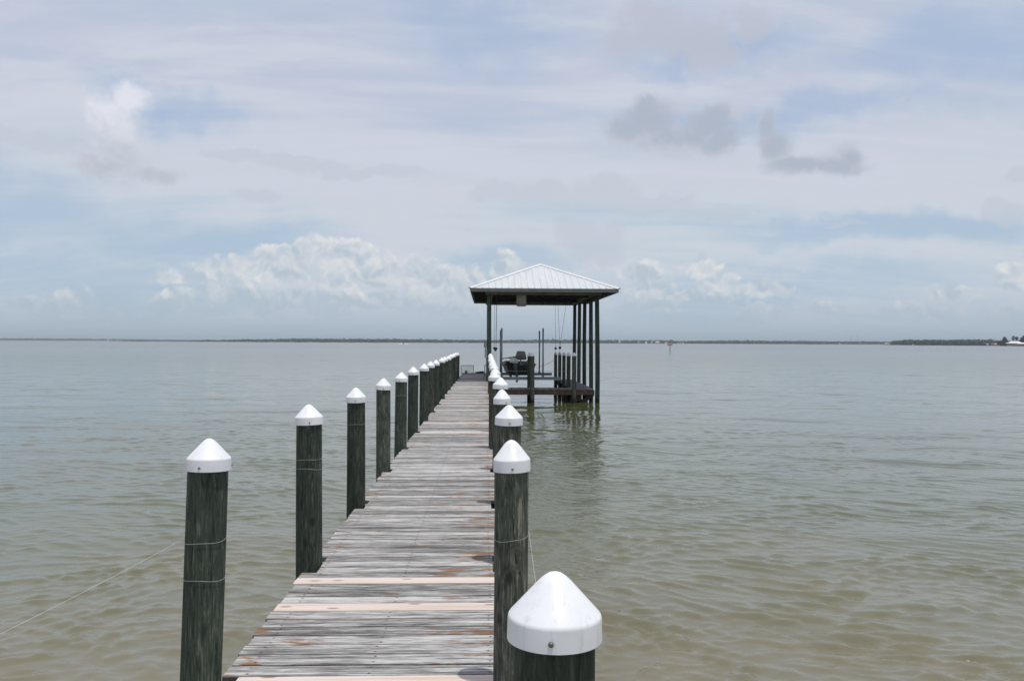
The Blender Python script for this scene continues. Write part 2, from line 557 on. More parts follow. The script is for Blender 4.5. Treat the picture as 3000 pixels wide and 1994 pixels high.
# ------------------------------------------------------------------ sky
def build_world():
    w = bpy.data.worlds.new('World')
    S.world = w
    w.use_nodes = True
    t = NT(w.node_tree)
    bg = w.node_tree.nodes['Background']
    STR = 0.1
    bg.inputs['Strength'].default_value = STR
    sky = t.new('ShaderNodeTexSky', sky_type='NISHITA')
    sky.sun_disc = False
    sky.sun_elevation = math.asin(SUN_DIR.z)
    sky.sun_rotation = math.atan2(SUN_DIR.x, SUN_DIR.y)
    sky.air_density = 1.0
    sky.dust_density = 1.0
    D = t.new('ShaderNodeTexCoord').outputs['Generated']
    x, y, z = t.xyz(D)
    u = t.math('ARCTAN2', x, y)
    v = t.math('ARCSINE', t.math('MINIMUM', t.math('MAXIMUM', z, -1), 1))
    vp = t.math('MAXIMUM', v, 0.0)
    P = t.comb(u, v, 0.0)

    def uv(px, py):
        hz = 1002 + 0.00413 * (px - 1500)
        return (math.atan((px - 1500) / FOC) + YAW, math.atan((hz - py) / math.hypot(FOC, px - 1500)))

    def C(*rgb):
        return tuple(c / STR for c in rgb) + (1,)

    # turbulence shared by the cloud outlines
    def turb(scale, amp, seed, sq=1.0):
        nd = t.new('ShaderNodeTexNoise')
        t.put(nd.inputs['Vector'], t.mapping(P, loc=(seed, seed * 0.7, 0), scale=(1, sq, 1)))
        nd.inputs['Scale'].default_value = scale
        nd.inputs['Detail'].default_value = 5
        nd.inputs['Roughness'].default_value = 0.6
        o = t.vmath('SUBTRACT', nd.outputs['Color'], (0.5, 0.5, 0.5))
        return t.vmath('MULTIPLY', o, (amp, amp, 0.0))

    P1 = t.vmath('ADD', P, turb(9.0, 0.055, 3.1))
    P2 = t.vmath('ADD', P, turb(26.0, 0.030, 8.7))
    P3 = t.vmath('ADD', P, turb(12.0, 0.034, 1.9))
    PS = t.vmath('ADD', P, turb(5.0, 0.16, 5.5))

    def blob(p, px, py, rx, ry):
        cu, cv = uv(px, py)
        sx_, sy_ = FOC / rx, FOC / ry
        mp = t.vmath('MULTIPLY_ADD', p, (sx_, sy_, 0), (-cu * sx_, -cv * sy_, 0))
        return t.math('SUBTRACT', 1.0, t.vmath('LENGTH', mp))

    def mx(lst):
        # each blob is folded in as soon as it is made, so few values stay alive at a time
        o = None
        for a in lst:
            k = blob(*a)
            o = k if o is None else t.math('MAXIMUM', o, k)
        return o

    # 1 clear air
    clear = sky.outputs[0]
    clear = t.mix(0.80, clear, C(0.42, 0.54, 0.73))
    clear = t.mix(t.sstep(vp, 0.22, 0.05), clear, C(0.405, 0.54, 0.675))

    # 2 high thin sheet, drawn out by perspective
    zz = t.math('ADD', t.math('MAXIMUM', z, 0.0), 0.13)
    SP = t.comb(t.math('DIVIDE', x, zz), t.math('DIVIDE', y, zz), 0.0)
    n1 = t.noise(t.mapping(SP, rot=(0, 0, R(-24)), scale=(0.50, 1.25, 1)), 0.95, 8, 0.62, 0.9)
    n2 = t.noise(t.mapping(SP, rot=(0, 0, R(16)), scale=(0.55, 1.7, 1), loc=(7, 3, 0)), 2.1, 7, 0.62, 0.6)
    n3 = t.noise(t.mapping(SP, loc=(2, 9, 0), scale=(0.6, 1, 1)), 0.7, 5, 0.55, 0.5)
    gap = mx([(PS, 560, 715, 430, 105), (PS, 1430, 120, 300, 115), (PS, 2880, 130, 460, 120),
              (PS, 60, 690, 320, 110), (PS, 2150, 150, 340, 60), (PS, 1960, 205, 150, 40),
              (PS, 2620, 640, 460, 40), (PS, 520, 360, 240, 50),
              (PS, 2300, 840, 600, 90), (PS, 250, 860, 500, 90), (PS, 1500, 720, 260, 60), (PS, 2300, 350, 600, 60)])
    gp = t.sstep(t.math('ADD', gap, t.math('MULTIPLY', t.math('SUBTRACT', n2, 0.5), 1.2)), -0.55, 0.95)
    cov = t.math('ADD', t.math('MULTIPLY', t.math('SUBTRACT', n1, 0.5), 1.5), t.math('MULTIPLY', t.math('SUBTRACT', n2, 0.5), 0.9))
    cov = t.math('SUBTRACT', t.math('ADD', cov, 0.76), t.math('MULTIPLY', gp, 0.56))
    cov = t.sstep(cov, 0.08, 0.82, 0.16, 1.0)
    sheet = t.mix(t.sstep(n3, 0.33, 0.66), C(0.54, 0.585, 0.71), C(0.61, 0.64, 0.74))
    sheet = t.mix(t.sstep(vp, 0.30, 0.12), sheet, C(0.62, 0.675, 0.735))
    sheet = t.mix(t.sstep(t.math('ADD', n2, t.math('MULTIPLY', n1, 0.6)), 0.70, 0.98), sheet, C(0.63, 0.665, 0.75))
    col = t.mix(t.math('MULTIPLY', cov, 0.94), clear, sheet)

    # heaped clouds: round bumps with creases between them
    def billow(p, seed):
        o = None
        for sc_, am in ((13.0, 0.50), (30.0, 0.30), (70.0, 0.20)):
            n_ = t.noise(t.vmath('ADD', p, (seed, seed * 0.3, 0)), sc_, 1, 0.5, dim='2D')
            k_ = t.math('MULTIPLY', t.math('ABSOLUTE', t.math('SUBTRACT', n_, 0.5)), am * 4.0)
            o = k_ if o is None else t.math('ADD', o, k_)
        return o

    # 3 broad pale grey banks at middle height
    fb = billow(P1, 2.2)
    bank = mx([(P1, 1560, 570, 240, 42), (P1, 1760, 565, 160, 60), (P1, 1900, 600, 170, 40), (P1, 2080, 625, 160, 26), (P1, 740, 580, 80, 22),
               (P1, 1720, 710, 130, 70), (P1, 850, 480, 260, 26), (P1, 1100, 510, 260, 26), (P1, 60, 400, 220, 40),
               (P1, 2960, 612, 60, 26), (P1, 2985, 515, 40, 24), (P1, 2470, 632, 60, 12), (P1, 2640, 300, 30, 20)])
    bm = t.sstep(t.math('ADD', bank, t.math('MULTIPLY', t.math('SUBTRACT', fb, 0.42), 0.75)), 0.0, 0.40)
    col = t.mix(t.math('MULTIPLY', bm, 0.60), col, C(0.54, 0.59, 0.675))

    # 4 far cumulus band above the horizon
    fc = billow(P2, 0.0)
    up = billow(t.vmath('ADD', P2, (0.0035, 0.0075, 0.0)), 0.0)
    relief = t.math('MULTIPLY', t.math('SUBTRACT', fc, up), 1.5)
    cum = mx([(P2, 770, 735, 60, 40), (P2, 720, 780, 120, 44), (P2, 640, 800, 150, 34), (P2, 540, 812, 120, 20), (P2, 840, 790, 90, 60),
              (P2, 880, 740, 60, 44), (P2, 960, 730, 110, 44), (P2, 1000, 790, 100, 70), (P2, 1050, 750, 70, 50),
              (P2, 1100, 800, 110, 50), (P2, 1190, 780, 90, 46), (P2, 1250, 820, 130, 50), (P2, 1340, 830, 110, 60),
              (P2, 1480, 780, 64, 42), (P2, 1420, 830, 80, 40), (P2, 640, 860, 120, 34), (P2, 830, 880, 180, 45), (P2, 1100, 880, 260, 40),
               (P2, 2070, 775, 86, 38), (P2, 2110, 822, 70, 28), (P2, 1900, 850, 120, 46),
              (P2, 2030, 865, 170, 34), (P2, 2250, 850, 90, 32), (P2, 1880, 800, 90, 34), (P2, 2150, 855, 60, 26),
              (P2, 2790, 860, 74, 48), (P2, 2700, 915, 110, 34), (P2, 2960, 810, 56, 46), (P2, 2970, 930, 80, 30),
              (P2, 208, 868, 44, 32), (P2, 160, 905, 90, 24), (P2, 300, 925, 110, 24), (P2, 760, 915, 140, 24), (P2, 950, 905, 130, 26), (P2, 1300, 905, 150, 30), (P2, 1900, 905, 150, 26), (P2, 2250, 920, 130, 22), (P2, 70, 880, 100, 22), (P2, 220, 915, 60, 24), (P2, 370, 915, 64, 22),
              (P2, 500, 890, 70, 30), (P2, 430, 925, 80, 24), (P2, 620, 915, 80, 24), (P2, 2400, 900, 80, 20)])
    cf = t.math('ADD', cum, t.math('MULTIPLY', t.math('SUBTRACT', fc, 0.42), 0.85))
    cm = t.sstep(cf, 0.0, 0.42)
    lit = t.math('ADD', t.math('ADD', t.math('MULTIPLY', vp, 5.0), relief), t.math('SUBTRACT', 0.10, t.math('MULTIPLY', cf, 0.25)), clamp=True)
    ccol = t.mix(lit, C(0.48, 0.565, 0.65), C(0.80, 0.805, 0.80))
    col = t.mix(t.math('MULTIPLY', cm, t.sstep(vp, 0.0, 0.055, 0.20, 0.84)), col, ccol)

    # 5 low grey clouds against the sheet, upper right
    fg = t.noise(P, 24.0, 9, 0.66)
    fq = billow(P2, 6.1)
    fgq = t.math('ADD', t.math('MULTIPLY', t.math('SUBTRACT', fg, 0.5), 2.0), t.math('MULTIPLY', t.math('SUBTRACT', fq, 0.42), 0.30))
    grey = mx([(P3, 1850, 385, 90, 44), (P3, 1900, 355, 110, 76), (P3, 1880, 320, 60, 46), (P3, 1990, 400, 170, 52), (P3, 2070, 370, 100, 60),
               (P3, 2110, 410, 90, 52), (P3, 2095, 340, 50, 50), (P3, 2240, 380, 34, 60), (P3, 2262, 440, 62, 56), (P3, 2330, 490, 120, 34),
               (P3, 2440, 488, 120, 30), (P3, 2485, 462, 60, 36)])
    gm = t.sstep(t.math('ADD', grey, fgq), -0.10, 0.56)
    gcol = t.mix(t.sstep(t.math('ADD', t.math('MULTIPLY', fgq, 1.2), t.math('MULTIPLY', grey, -0.9)), -0.75, 0.25), C(0.43, 0.48, 0.575), C(0.55, 0.58, 0.665))
    col = t.mix(t.math('MULTIPLY', gm, 0.93), col, gcol)
    grey2 = mx([(P3, 1900, 75, 150, 70), (P3, 2010, 110, 180, 70), (P3, 2080, 165, 120, 50), (P3, 2190, 75, 70, 66), (P3, 1850, 130, 120, 46)])
    gm2 = t.sstep(t.math('ADD', grey2, fgq), 0.0, 0.60)
    col = t.mix(t.math('MULTIPLY', gm2, 0.80), col, C(0.505, 0.535, 0.63))

    # 6 one bright puff on the left
    puff = mx([(P3, 340, 350, 100, 90), (P3, 370, 305, 66, 56), (P3, 350, 430, 90, 95), (P3, 330, 490, 115, 56), (P3, 430, 510, 80, 30)])
    pm = t.sstep(t.math('ADD', puff, fgq), -0.10, 0.75)
    vt = t.sstep(v, uv(350, 500)[1], uv(350, 300)[1])
    pcol = t.mix(t.math('ADD', vt, t.math('MULTIPLY', relief, 0.35), clamp=True), C(0.50, 0.54, 0.62), C(0.80, 0.81, 0.88))
    col = t.mix(t.math('MULTIPLY', pm, 0.85), col, pcol)

    # 7 milky air low down
    col = t.mix(t.sstep(vp, 0.075, 0.0, 0.0, 0.90), col, C(0.41, 0.505, 0.60))
    # below the horizon: colour of far water
    col = t.mix(t.sstep(v, 0.0, -0.02), col, C(0.30, 0.36, 0.40))
    t.l.new(col, bg.inputs['Color'])
    # tell Cycles how finely to sample this sky
    try:
        w.cycles.sampling_method = 'MANUAL'
        w.cycles.sample_map_resolution = 512
    except Exception:
        pass


build_world()


# ------------------------------------------------------------------ water
def build_water():
    # rings around the foot of the pier; spacing widens with distance
    half = R(50)
    na = 900
    ang = np.linspace(-half, half, na)
    rs = [2.2]
    while rs[-1] < 420:
        rs.append(rs[-1] + max(0.028, 0.0026 * rs[-1]))
    rs = np.array(rs)
    nr = len(rs)
    A, Rr = np.meshgrid(ang, rs)
    X = Rr * np.sin(A)
    Y = Rr * np.cos(A)
    Z = np.zeros_like(X)
    gx = np.maximum(2 * half / na * Rr, np.gradient(rs)[:, None] * np.ones_like(X))
    r = np.random.default_rng(5)
    comps = []
    for lam in np.geomspace(0.11, 5.0, 72):
        th = -math.pi / 2 + float(np.clip(r.normal(0, 0.52), -1.1, 1.1))
        if lam > 0.9:
            slope = 0.0045
        elif lam > 0.42:
            slope = 0.0085
        elif lam > 0.15:
            slope = 0.0265
        else:
            slope = 0.0220
        comps.append((lam, th, slope, r.uniform(0, 2 * math.pi)))
    # gusts: patches where the ripples are livelier
    G = np.zeros_like(X)
    for k in range(14):
        lam = r.uniform(6, 40)
        th = r.uniform(0, 2 * math.pi)
        G += np.sin(2 * math.pi / lam * (X * math.cos(th) * 0.6 + Y * math.sin(th)) + r.uniform(0, 6.28))
    G = np.clip(1.0 + 0.07 * G, 0.6, 1.4)
    # gentle warp so that crests are short and wander
    WX = np.zeros_like(X)
    WY = np.zeros_like(X)
    for k in range(10):
        lam = r.uniform(1.2, 7)
        th = r.uniform(0, 2 * math.pi)
        ph = 2 * math.pi / lam * (X * math.cos(th) + Y * math.sin(th)) + r.uniform(0, 6.28)
        WX += lam * 0.022 * np.sin(ph)
        WY += lam * 0.022 * np.cos(ph * 1.03 + 1)
    XX, YY = X + WX, Y + WY
    # ripples travel in short groups: calm glassy water with steep little trains on it
    packs = []
    ZS = np.zeros_like(X)
    for g_ in range(7):
        e_ = np.zeros_like(X)
        for k in range(5):
            lam = r.uniform(0.7, 3.6)
            th = r.uniform(0, 2 * math.pi)
            e_ += np.sin(2 * math.pi / lam * (XX * math.cos(th) * 0.8 + YY * math.sin(th)) + r.uniform(0, 6.28))
        e_ = np.clip(e_ / 1.6, 0, None)
        packs.append((0.55 + 0.85 * e_ ** 1.3).astype(np.float32))
    for n_, (lam, th, sl_, ph) in enumerate(comps):
        k = 2 * math.pi / lam
        amp = sl_ / k * math.sqrt(2)
        fade = np.clip((lam / gx - 2.5) / 2.5, 0, 1)
        p = k * (XX * math.cos(th) + YY * math.sin(th)) + ph
        w = np.sin(p) + 0.22 * np.cos(2 * p)
        if lam < 0.9:
            ZS += amp * fade * G * packs[n_ % 7] * w
        else:
            Z += amp * fade * w
    # crests a little sharper than troughs, ripples calmer far out
    sd = 0.0065
    ZS = ZS + 0.30 * np.clip(ZS * ZS / sd - sd, -sd, 3 * sd)
    Z += ZS * (0.60 + 0.10 * np.clip((30 - Rr) / 16, 0, 1) + 0.62 * np.clip((12.5 - Rr) / 6, 0, 1))
    edge = np.clip((420 - Rr) / 120, 0, 1)
    Z *= edge
    co_ = np.stack([X, Y, Z], -1).reshape(-1, 3).astype(np.float32)
    i = np.arange(nr * na).reshape(nr, na)
    q = np.stack([i[:-1, :-1], i[:-1, 1:], i[1:, 1:], i[1:, :-1]], -1).reshape(-1, 4)[:, ::-1]
    # flat rest: inner disc, the sector behind the pier and the far bay
    extra_v = []
    extra_f = []
    base = nr * na
    far = 9000.0
    # far sector in front
    seg = 30
    a2 = np.linspace(-half, half, seg)
    fr = [419.9, 700, 1200, 2200, 4200, far]
    for rr in fr:
        for a in a2:
            extra_v.append((rr * math.sin(a), rr * math.cos(a), -0.002))
    for b_ in range(len(fr) - 1):
        for k in range(seg - 1):
            p0 = base + b_ * seg + k
            extra_f.append((p0, p0 + seg, p0 + seg + 1, p0 + 1)[::-1])
    # back sector
    st = base + len(extra_v)
    a3 = np.linspace(half, 2 * math.pi - half, 60)
    fr2 = [2.2, 60, 600, far]
    for rr in fr2:
        for a in a3:
            extra_v.append((rr * math.sin(a), rr * math.cos(a), -0.002))
    for b_ in range(len(fr2) - 1):
        for k in range(59):
            p0 = st + b_ * 60 + k
            extra_f.append((p0, p0 + 60, p0 + 61, p0 + 1)[::-1])
    # inner disc
    st = base + len(extra_v)
    for a in np.linspace(0, 2 * math.pi, 48, endpoint=False):
        extra_v.append((2.25 * math.sin(a), 2.25 * math.cos(a), -0.004))
    for k in range(1, 47):
        extra_f.append((st, st + k, st + k + 1, st + k + 1)[::-1])
    allv = np.concatenate([co_, np.array(extra_v, dtype=np.float32)])
    tri = [(f[3], f[2], f[1]) if len(set(f)) == 3 else f for f in extra_f]
    tri = [tuple(dict.fromkeys(f)) for f in tri]
    loops = [q.reshape(-1).astype(np.int32)]
    sizes = [np.full(len(q), 4, dtype=np.int32)]
    for f in tri:
        loops.append(np.array(f, dtype=np.int32))
        sizes.append(np.array([len(f)], dtype=np.int32))
    loops = np.concatenate(loops)
    sizes = np.concatenate(sizes)
    starts = np.concatenate([[0], np.cumsum(sizes)[:-1]]).astype(np.int32)
    me = bpy.data.meshes.new('water')
    me.vertices.add(len(allv))
    me.vertices.foreach_set('co', allv.reshape(-1))
    me.loops.add(len(loops))
    me.loops.foreach_set('vertex_index', loops)
    me.polygons.add(len(sizes))
    me.polygons.foreach_set('loop_start', starts)
    try:
        me.polygons.foreach_set('loop_total', sizes)
    except Exception:
        pass
    me.polygons.foreach_set('use_smooth', np.ones(len(sizes), dtype=bool))
    me.materials.append(M['water'])
    me.update(calc_edges=True)
    me.validate()
    o = bpy.data.objects.new('water', me)
    COL.objects.link(o)
    tag(o, kind='structure')


build_water()

# sandy seabed under the bay
sb = MB()
sb.box(-9000, 9000, -9000, 9000, -4.0, -3.0)
tag(sb.build('seabed', M['land']), kind='structure')

# ------------------------------------------------------------------ pier
PITCHB = 0.143
SP_ = 2.265
pile_y = [1.70 + SP_ * k for k in range(18)]

pier = empty('pier', ((LEFT_X + RIGHT_X) / 2, 20, 0), 'long weathered wooden pier running straight out over the bay to the boathouse', 'pier')
pier_off = Vector((-(LEFT_X + RIGHT_X) / 2, -20, 0))
deck = MB()
new_rows = []
y_start, y_end = -2.43, 44.6
k0 = int(math.floor(y_start / PITCHB))
k1 = int(math.floor(y_end / PITCHB))
# rows of fresh boards, by distance along the pier
fresh = [4.02, 5.20, 5.73, 15.3, 17.1, 17.75, 20.2, 22.6, 26.0, 31.0]
fresh_idx = {int(math.floor(f / PITCHB)) for f in fresh}
rb = random.Random(3)
for k in range(k0, k1):
    ya = k * PITCHB + 0.0032 + rb.uniform(0, 0.0025)
    yb = (k + 1) * PITCHB - 0.0026 - rb.uniform(0, 0.0025)
    if rb.random() < 0.25:
        yb -= rb.uniform(0.002, 0.007)
    xl = LEFT_X + 0.006 + rb.uniform(-0.012, 0.012)
    xr = RIGHT_X + 0.0 + rb.uniform(-0.010, 0.010)
    for py in pile_y:
        if ya < py + 0.098 and yb > py - 0.098:
            xl = LEFT_X + 0.098
            xr = RIGHT_X - 0.098
    zt = DECK + rb.uniform(-0.003, 0.002)
    is_new = k in fresh_idx
    mb = MB() if is_new else deck
    tilt = rb.uniform(-0.0025, 0.0025)
    m = Matrix.Translation((0, (ya + yb) / 2, 0)) @ Matrix.Rotation(tilt, 4, 'Z') @ Matrix.Translation((0, -(ya + yb) / 2, 0))
    if is_new:
        zt += 0.002
    mb.box(xl, xr, ya, yb, zt - 0.038, zt, m, ch=0.004)
    if is_new:
        o = mb.build('deck_board', M['newboard'], pier, pier_off)
        o['label'] = 'fresh pale pine deck board'
deck.build('decking', M['deck'], pier, pier_off)
for xs in (LEFT_X + 0.125, (LEFT_X + RIGHT_X) / 2, RIGHT_X - 0.125):
    s = MB()
    s.box(xs - 0.019, xs + 0.019, y_start, y_end - 0.1, DECK - 0.044 - 0.235, DECK - 0.044)
    s.build('stringer', M['redbeam'], pier, pier_off)
for py in pile_y + [pile_y[-1] + SP_]:
    s = MB()
    s.box(LEFT_X + 0.02, RIGHT_X - 0.02, py + 0.10, py + 0.14, DECK - 0.285 - 0.19, DECK - 0.285)
    s.build('cross_beam', M['redbeam'], pier, pier_off)

# ------------------------------------------------------------------ pilings with white caps
ORD = ['', 'first', 'second', 'third', 'fourth', 'fifth', 'sixth', 'seventh', 'eighth', 'ninth', 'tenth', 'eleventh', 'twelfth',
       'thirteenth', 'fourteenth', 'fifteenth', 'sixteenth', 'seventeenth', 'eighteenth']


def cap_profile(r, h, sf=0.42):
    sk = h * sf
    rc = r * 0.12
    pts = [(r * 1.012, 0.0), (r * 1.012, 0.003), (r, sk - rc)]
    for i in range(1, 6):
        a = i / 6 * R(50)
        pts.append((r - rc * (1 - math.cos(a)) * 1.25, sk - rc + rc * math.sin(a) * 1.25))
    tip = 0.022
    pts.append((tip * 1.6, h - tip * 0.95))
    pts.append((tip * 1.1, h - tip * 0.48))
    pts.append((tip * 0.6, h - tip * 0.15))
    pts.append((0.001, h))
    return pts


def piling(x, y, label, r=0.09, capr=0.1, top=DECK + 1.165, lean=(0, 0), mat='pile', group='white capped pilings along the pier',
           wraps=(), cap_h=0.148, screw=0.0, skirt=0.42):
    p = empty('piling', (x, y, 0), label, 'piling', group)
    post = MB()
    rr = random.Random(int(x * 1000) * 31 + int(y * 1000))
    n = 26
    zs = [-1.2, -0.2, 0.1, 0.4, 0.7, 1.0, 1.3, 1.6, 1.9, top - cap_h + 0.012]
    zs = [z for z in zs if z <= top - cap_h + 0.012]
    ph = [rr.uniform(0, 6.28) for _ in range(4)]
    ring = []
    for z in zs:
        f = (z - (top - cap_h)) / (top + 1.0)
        base_r = r * (1.0 - 0.10 * f)
        row = []
        for k in range(n):
            a = 2 * math.pi * k / n
            w = 1 + 0.015 * math.sin(2 * a + ph[0] + z) + 0.010 * math.sin(3 * a + ph[1] - z * 2) + 0.008 * math.sin(5 * a + ph[2] + 3 * z)
            row.append((base_r * w * math.cos(a) + lean[0] * (z - top), base_r * w * math.sin(a) + lean[1] * (z - top), z))
        ring.append(row)
    vs = [q for row in ring for q in row]
    fs = []
    for i in range(len(zs) - 1):
        for k in range(n):
            k2 = (k + 1) % n
            fs.append((i * n + k, i * n + k2, (i + 1) * n + k2, (i + 1) * n + k))
    post.add(vs, fs, True)
    post.add(ring[-1], [tuple(range(n))])
    post.build('post', M[mat], p)
    c = MB()
    zc = top - cap_h
    tiltm = Matrix.Translation((lean[0] * -cap_h * 0, 0, zc)) @ Matrix.Rotation(rr.uniform(-0.035, 0.035), 4, 'X') @ Matrix.Rotation(rr.uniform(-0.035, 0.035), 4, 'Y')
    c.lathe(cap_profile(capr, cap_h, skirt), n=44, m=tiltm)
    cp = c.build('cap', M['cap'], p)
    for k in range(3):
        a = -math.pi / 2 + screw + k * 2 * math.pi / 3
        s = MB()
        q = Vector((math.cos(a), math.sin(a), 0))
        b0 = tiltm @ (q * (capr * 0.97) + Vector((0, 0, 0.020)))
        b1 = tiltm @ (q * (capr + 0.004) + Vector((0, 0, 0.020)))
        b2 = tiltm @ (q * (capr + 0.0065) + Vector((0, 0, 0.020)))
        s.tube([b0, b1, b2], [0.0055, 0.0055, 0.0035], 10)
        s.build('screw', M['screw'], cp)
    for (z, dz) in wraps:
        wv = MB()
        pts = []
        f = (z - (top - cap_h)) / (top + 1.0)
        br = r * (1.0 - 0.10 * f) + 0.0035
        for k in range(49):
            a = 2 * math.pi * k / 48
            sag = dz * math.sin(a * 1 + 0.6) + 0.004 * math.sin(3 * a)
            pts.append((br * math.cos(a) + lean[0] * (z - top), br * math.sin(a) + lean[1] * (z - top), z + sag))
        wv.tube(pts, 0.0010, 5, cap=False)
        wv.build('wire_wrap', M['wire'], p)
    return p


left_r = [0.088, 0.090, 0.092, 0.090, 0.090, 0.092, 0.093, 0.091, 0.090, 0.088, 0.09, 0.09, 0.092, 0.09, 0.088, 0.09, 0.09, 0.09]
left_lab = {
    1: 'nearest dark piling on the left of the pier, white cone cap, two wires round it',
    2: 'second left dark piling with white cap, a long split and two close wires',
    3: 'third dark piling with white cone cap from the camera in the left row',
}
pj = random.Random(9)
for i, y in enumerate(pile_y):
    if i == 17:
        continue
    x = LEFT_X + [0.0, 0.003, -0.007, -0.015, -0.02][min(i, 4)] + (pj.uniform(-0.02, 0.02) if i > 4 else 0)
    r = left_r[i]
    lean = (0.028, 0.0) if i == 1 else (pj.uniform(-0.004, 0.012), 0)
    wraps = [(1.62, 0.006), (1.44, -0.005)] if i == 1 else ([(1.685, 0.005), (1.61, -0.006)] if i == 2 else ([(1.72, 0.006)] if i in (3, 5) else []))
    if i == 0:
        lab = 'white capped piling beside the camera on the left, holding the end of the pale line'
    elif i == 16:
        lab = 'last white capped piling of the left row, at the far end beside the crab trap'
    else:
        lab = left_lab.get(i, '%s white capped piling from the camera in the left row of the pier' % ORD[i])
    piling(x, y, lab, r=r, capr=r + 0.0105, lean=lean, mat='pile' if i not in (4, 8) else 'pile_grey', wraps=wraps,
           top=DECK + 1.183 + pj.uniform(-0.012, 0.012), screw=pj.uniform(-0.3, 0.3) if i != 1 else -0.1)

right_r = [0.082, 0.0785, 0.094, 0.078, 0.09, 0.088, 0.086, 0.088, 0.09, 0.086, 0.09, 0.088, 0.09, 0.088, 0.09]
right_x = [0.14, 0.122, 0.165, 0.155, 0.175, 0.12, 0.155, 0.15, 0.14, 0.15, 0.15, 0.13, 0.145, 0.15, 0.14]
right_lab = {
    0: 'closest piling, its big glossy white cap filling the lower right of the picture',
    1: 'grey green piling with white cap just behind the closest one in the right row',
    2: 'third right piling from the camera, wide white cap above the second right piling',
}
for i in range(15):
    y = pile_y[i] + (0.03 if i == 1 else 0)
    r = right_r[i]
    lab = right_lab.get(i, '%s white capped piling from the camera in the right row of the pier' % ORD[i + 1])
    if i == 14:
        lab = 'last white capped piling of the right row, right before the boathouse post'
    wraps = [(1.63, 0.02)] if i == 1 else []
    piling(right_x[i], y, lab, r=r, capr=r + (0.014 if i == 0 else 0.010), lean=(pj.uniform(-0.006, 0.010), 0), mat='pile' if i in (0,) else 'pile_grey',
           wraps=wraps, top=DECK + 1.183 + (pj.uniform(-0.012, 0.012) if i > 2 else 0) + (-0.015 if i == 3 else 0.02 if i == 4 else 0), screw=[-0.15, 0.0, 0.05, 0.5, 0.35, 0.1][i] if i < 6 else 0.2,
           cap_h=0.135 if i == 0 else 0.148, skirt=0.40 if i == 0 else 0.42)

# thin lines strung between near pilings
ln = MB()
p0, p1 = Vector((LEFT_X - 0.098, 3.94, 1.63)), Vector((LEFT_X - 0.09, 1.70, 1.755))
ln.tube([p0.lerp(p1, k / 24) - Vector((0, 0, 0.05 * (k / 24) * (1 - k / 24))) for k in range(25)], 0.00065, 5)
tag(ln.build('fishing_line', M['line']), 'thin pale line slanting from the nearest left piling out of the picture', 'line')
ln = MB()
p0, p1 = Vector((0.205, 3.98, 1.64)), Vector((0.226, 1.72, 1.30))
ln.tube([p0.lerp(p1, k / 24) - Vector((0, 0, 0.20 * (k / 24) * (1 - k / 24))) for k in range(25)], 0.00065, 5)
tag(ln.build('fishing_line', M['line']), 'thin pale line hanging between the two closest right pilings', 'line')

# ------------------------------------------------------------------ boathouse
BX0, BX1 = 0.10, 4.63
BYS = [35.0, 37.1, 39.5, 41.8, 44.0]
EX0, EX1, EY0, EY1 = -0.73, 5.45, 34.2, 44.85
EZ = CAM_Z + 2.22       # eave
HALFW = (EX1 - EX0) / 2
RISE = 1.27
XM = (EX0 + EX1) / 2
RY0, RY1 = EY0 + HALFW, EY1 - HALFW
PZ = EZ + RISE
bh = empty('boathouse', (XM, 39.5, 0), 'open boathouse with pale hipped metal roof on green posts at the pier end', 'boathouse')
boff = Vector((-XM, -39.5, 0))

roof = MB()
th = 0.03
c = [(EX0, EY0), (EX1, EY0), (EX1, EY1), (EX0, EY1)]
r0, r1 = (XM, RY0, PZ), (XM, RY1, PZ)
top = [(x, y, EZ) for x, y in c] + [r0, r1]
bot = [(x, y, EZ - th) for x, y in c] + [(XM, RY0, PZ - th), (XM, RY1, PZ - th)]
roof.add(top + bot, [(0, 1, 4), (1, 2, 5, 4), (2, 3, 5), (3, 0, 4, 5), (6, 10, 7), (7, 10, 11, 8), (8, 11, 9), (9, 11, 10, 6),
                     (0, 6, 7, 1), (1, 7, 8, 2), (2, 8, 9, 3), (3, 9, 6, 0)])
pitch = RISE / HALFW


def rib(mb, base, d_up, side, length, w=0.026, h=0.017):
    """raised seam running up the slope: base point, unit vector up the slope, unit vector along the eave"""
    nrm = side.cross(d_up).normalized()
    if nrm.z < 0:
        nrm = -nrm
    a = base
    b_ = base + d_up * length
    vs = []
    for p in (a, b_):
        vs += [p - side * w - nrm * 0.001, p - side * w * 0.35 + nrm * h, p + side * w * 0.35 + nrm * h, p + side * w - nrm * 0.001]
    mb.add(vs, [(0, 3, 2, 1), (4, 5, 6, 7), (0, 1, 5, 4), (1, 2, 6, 5), (2, 3, 7, 6), (3, 0, 4, 7)])


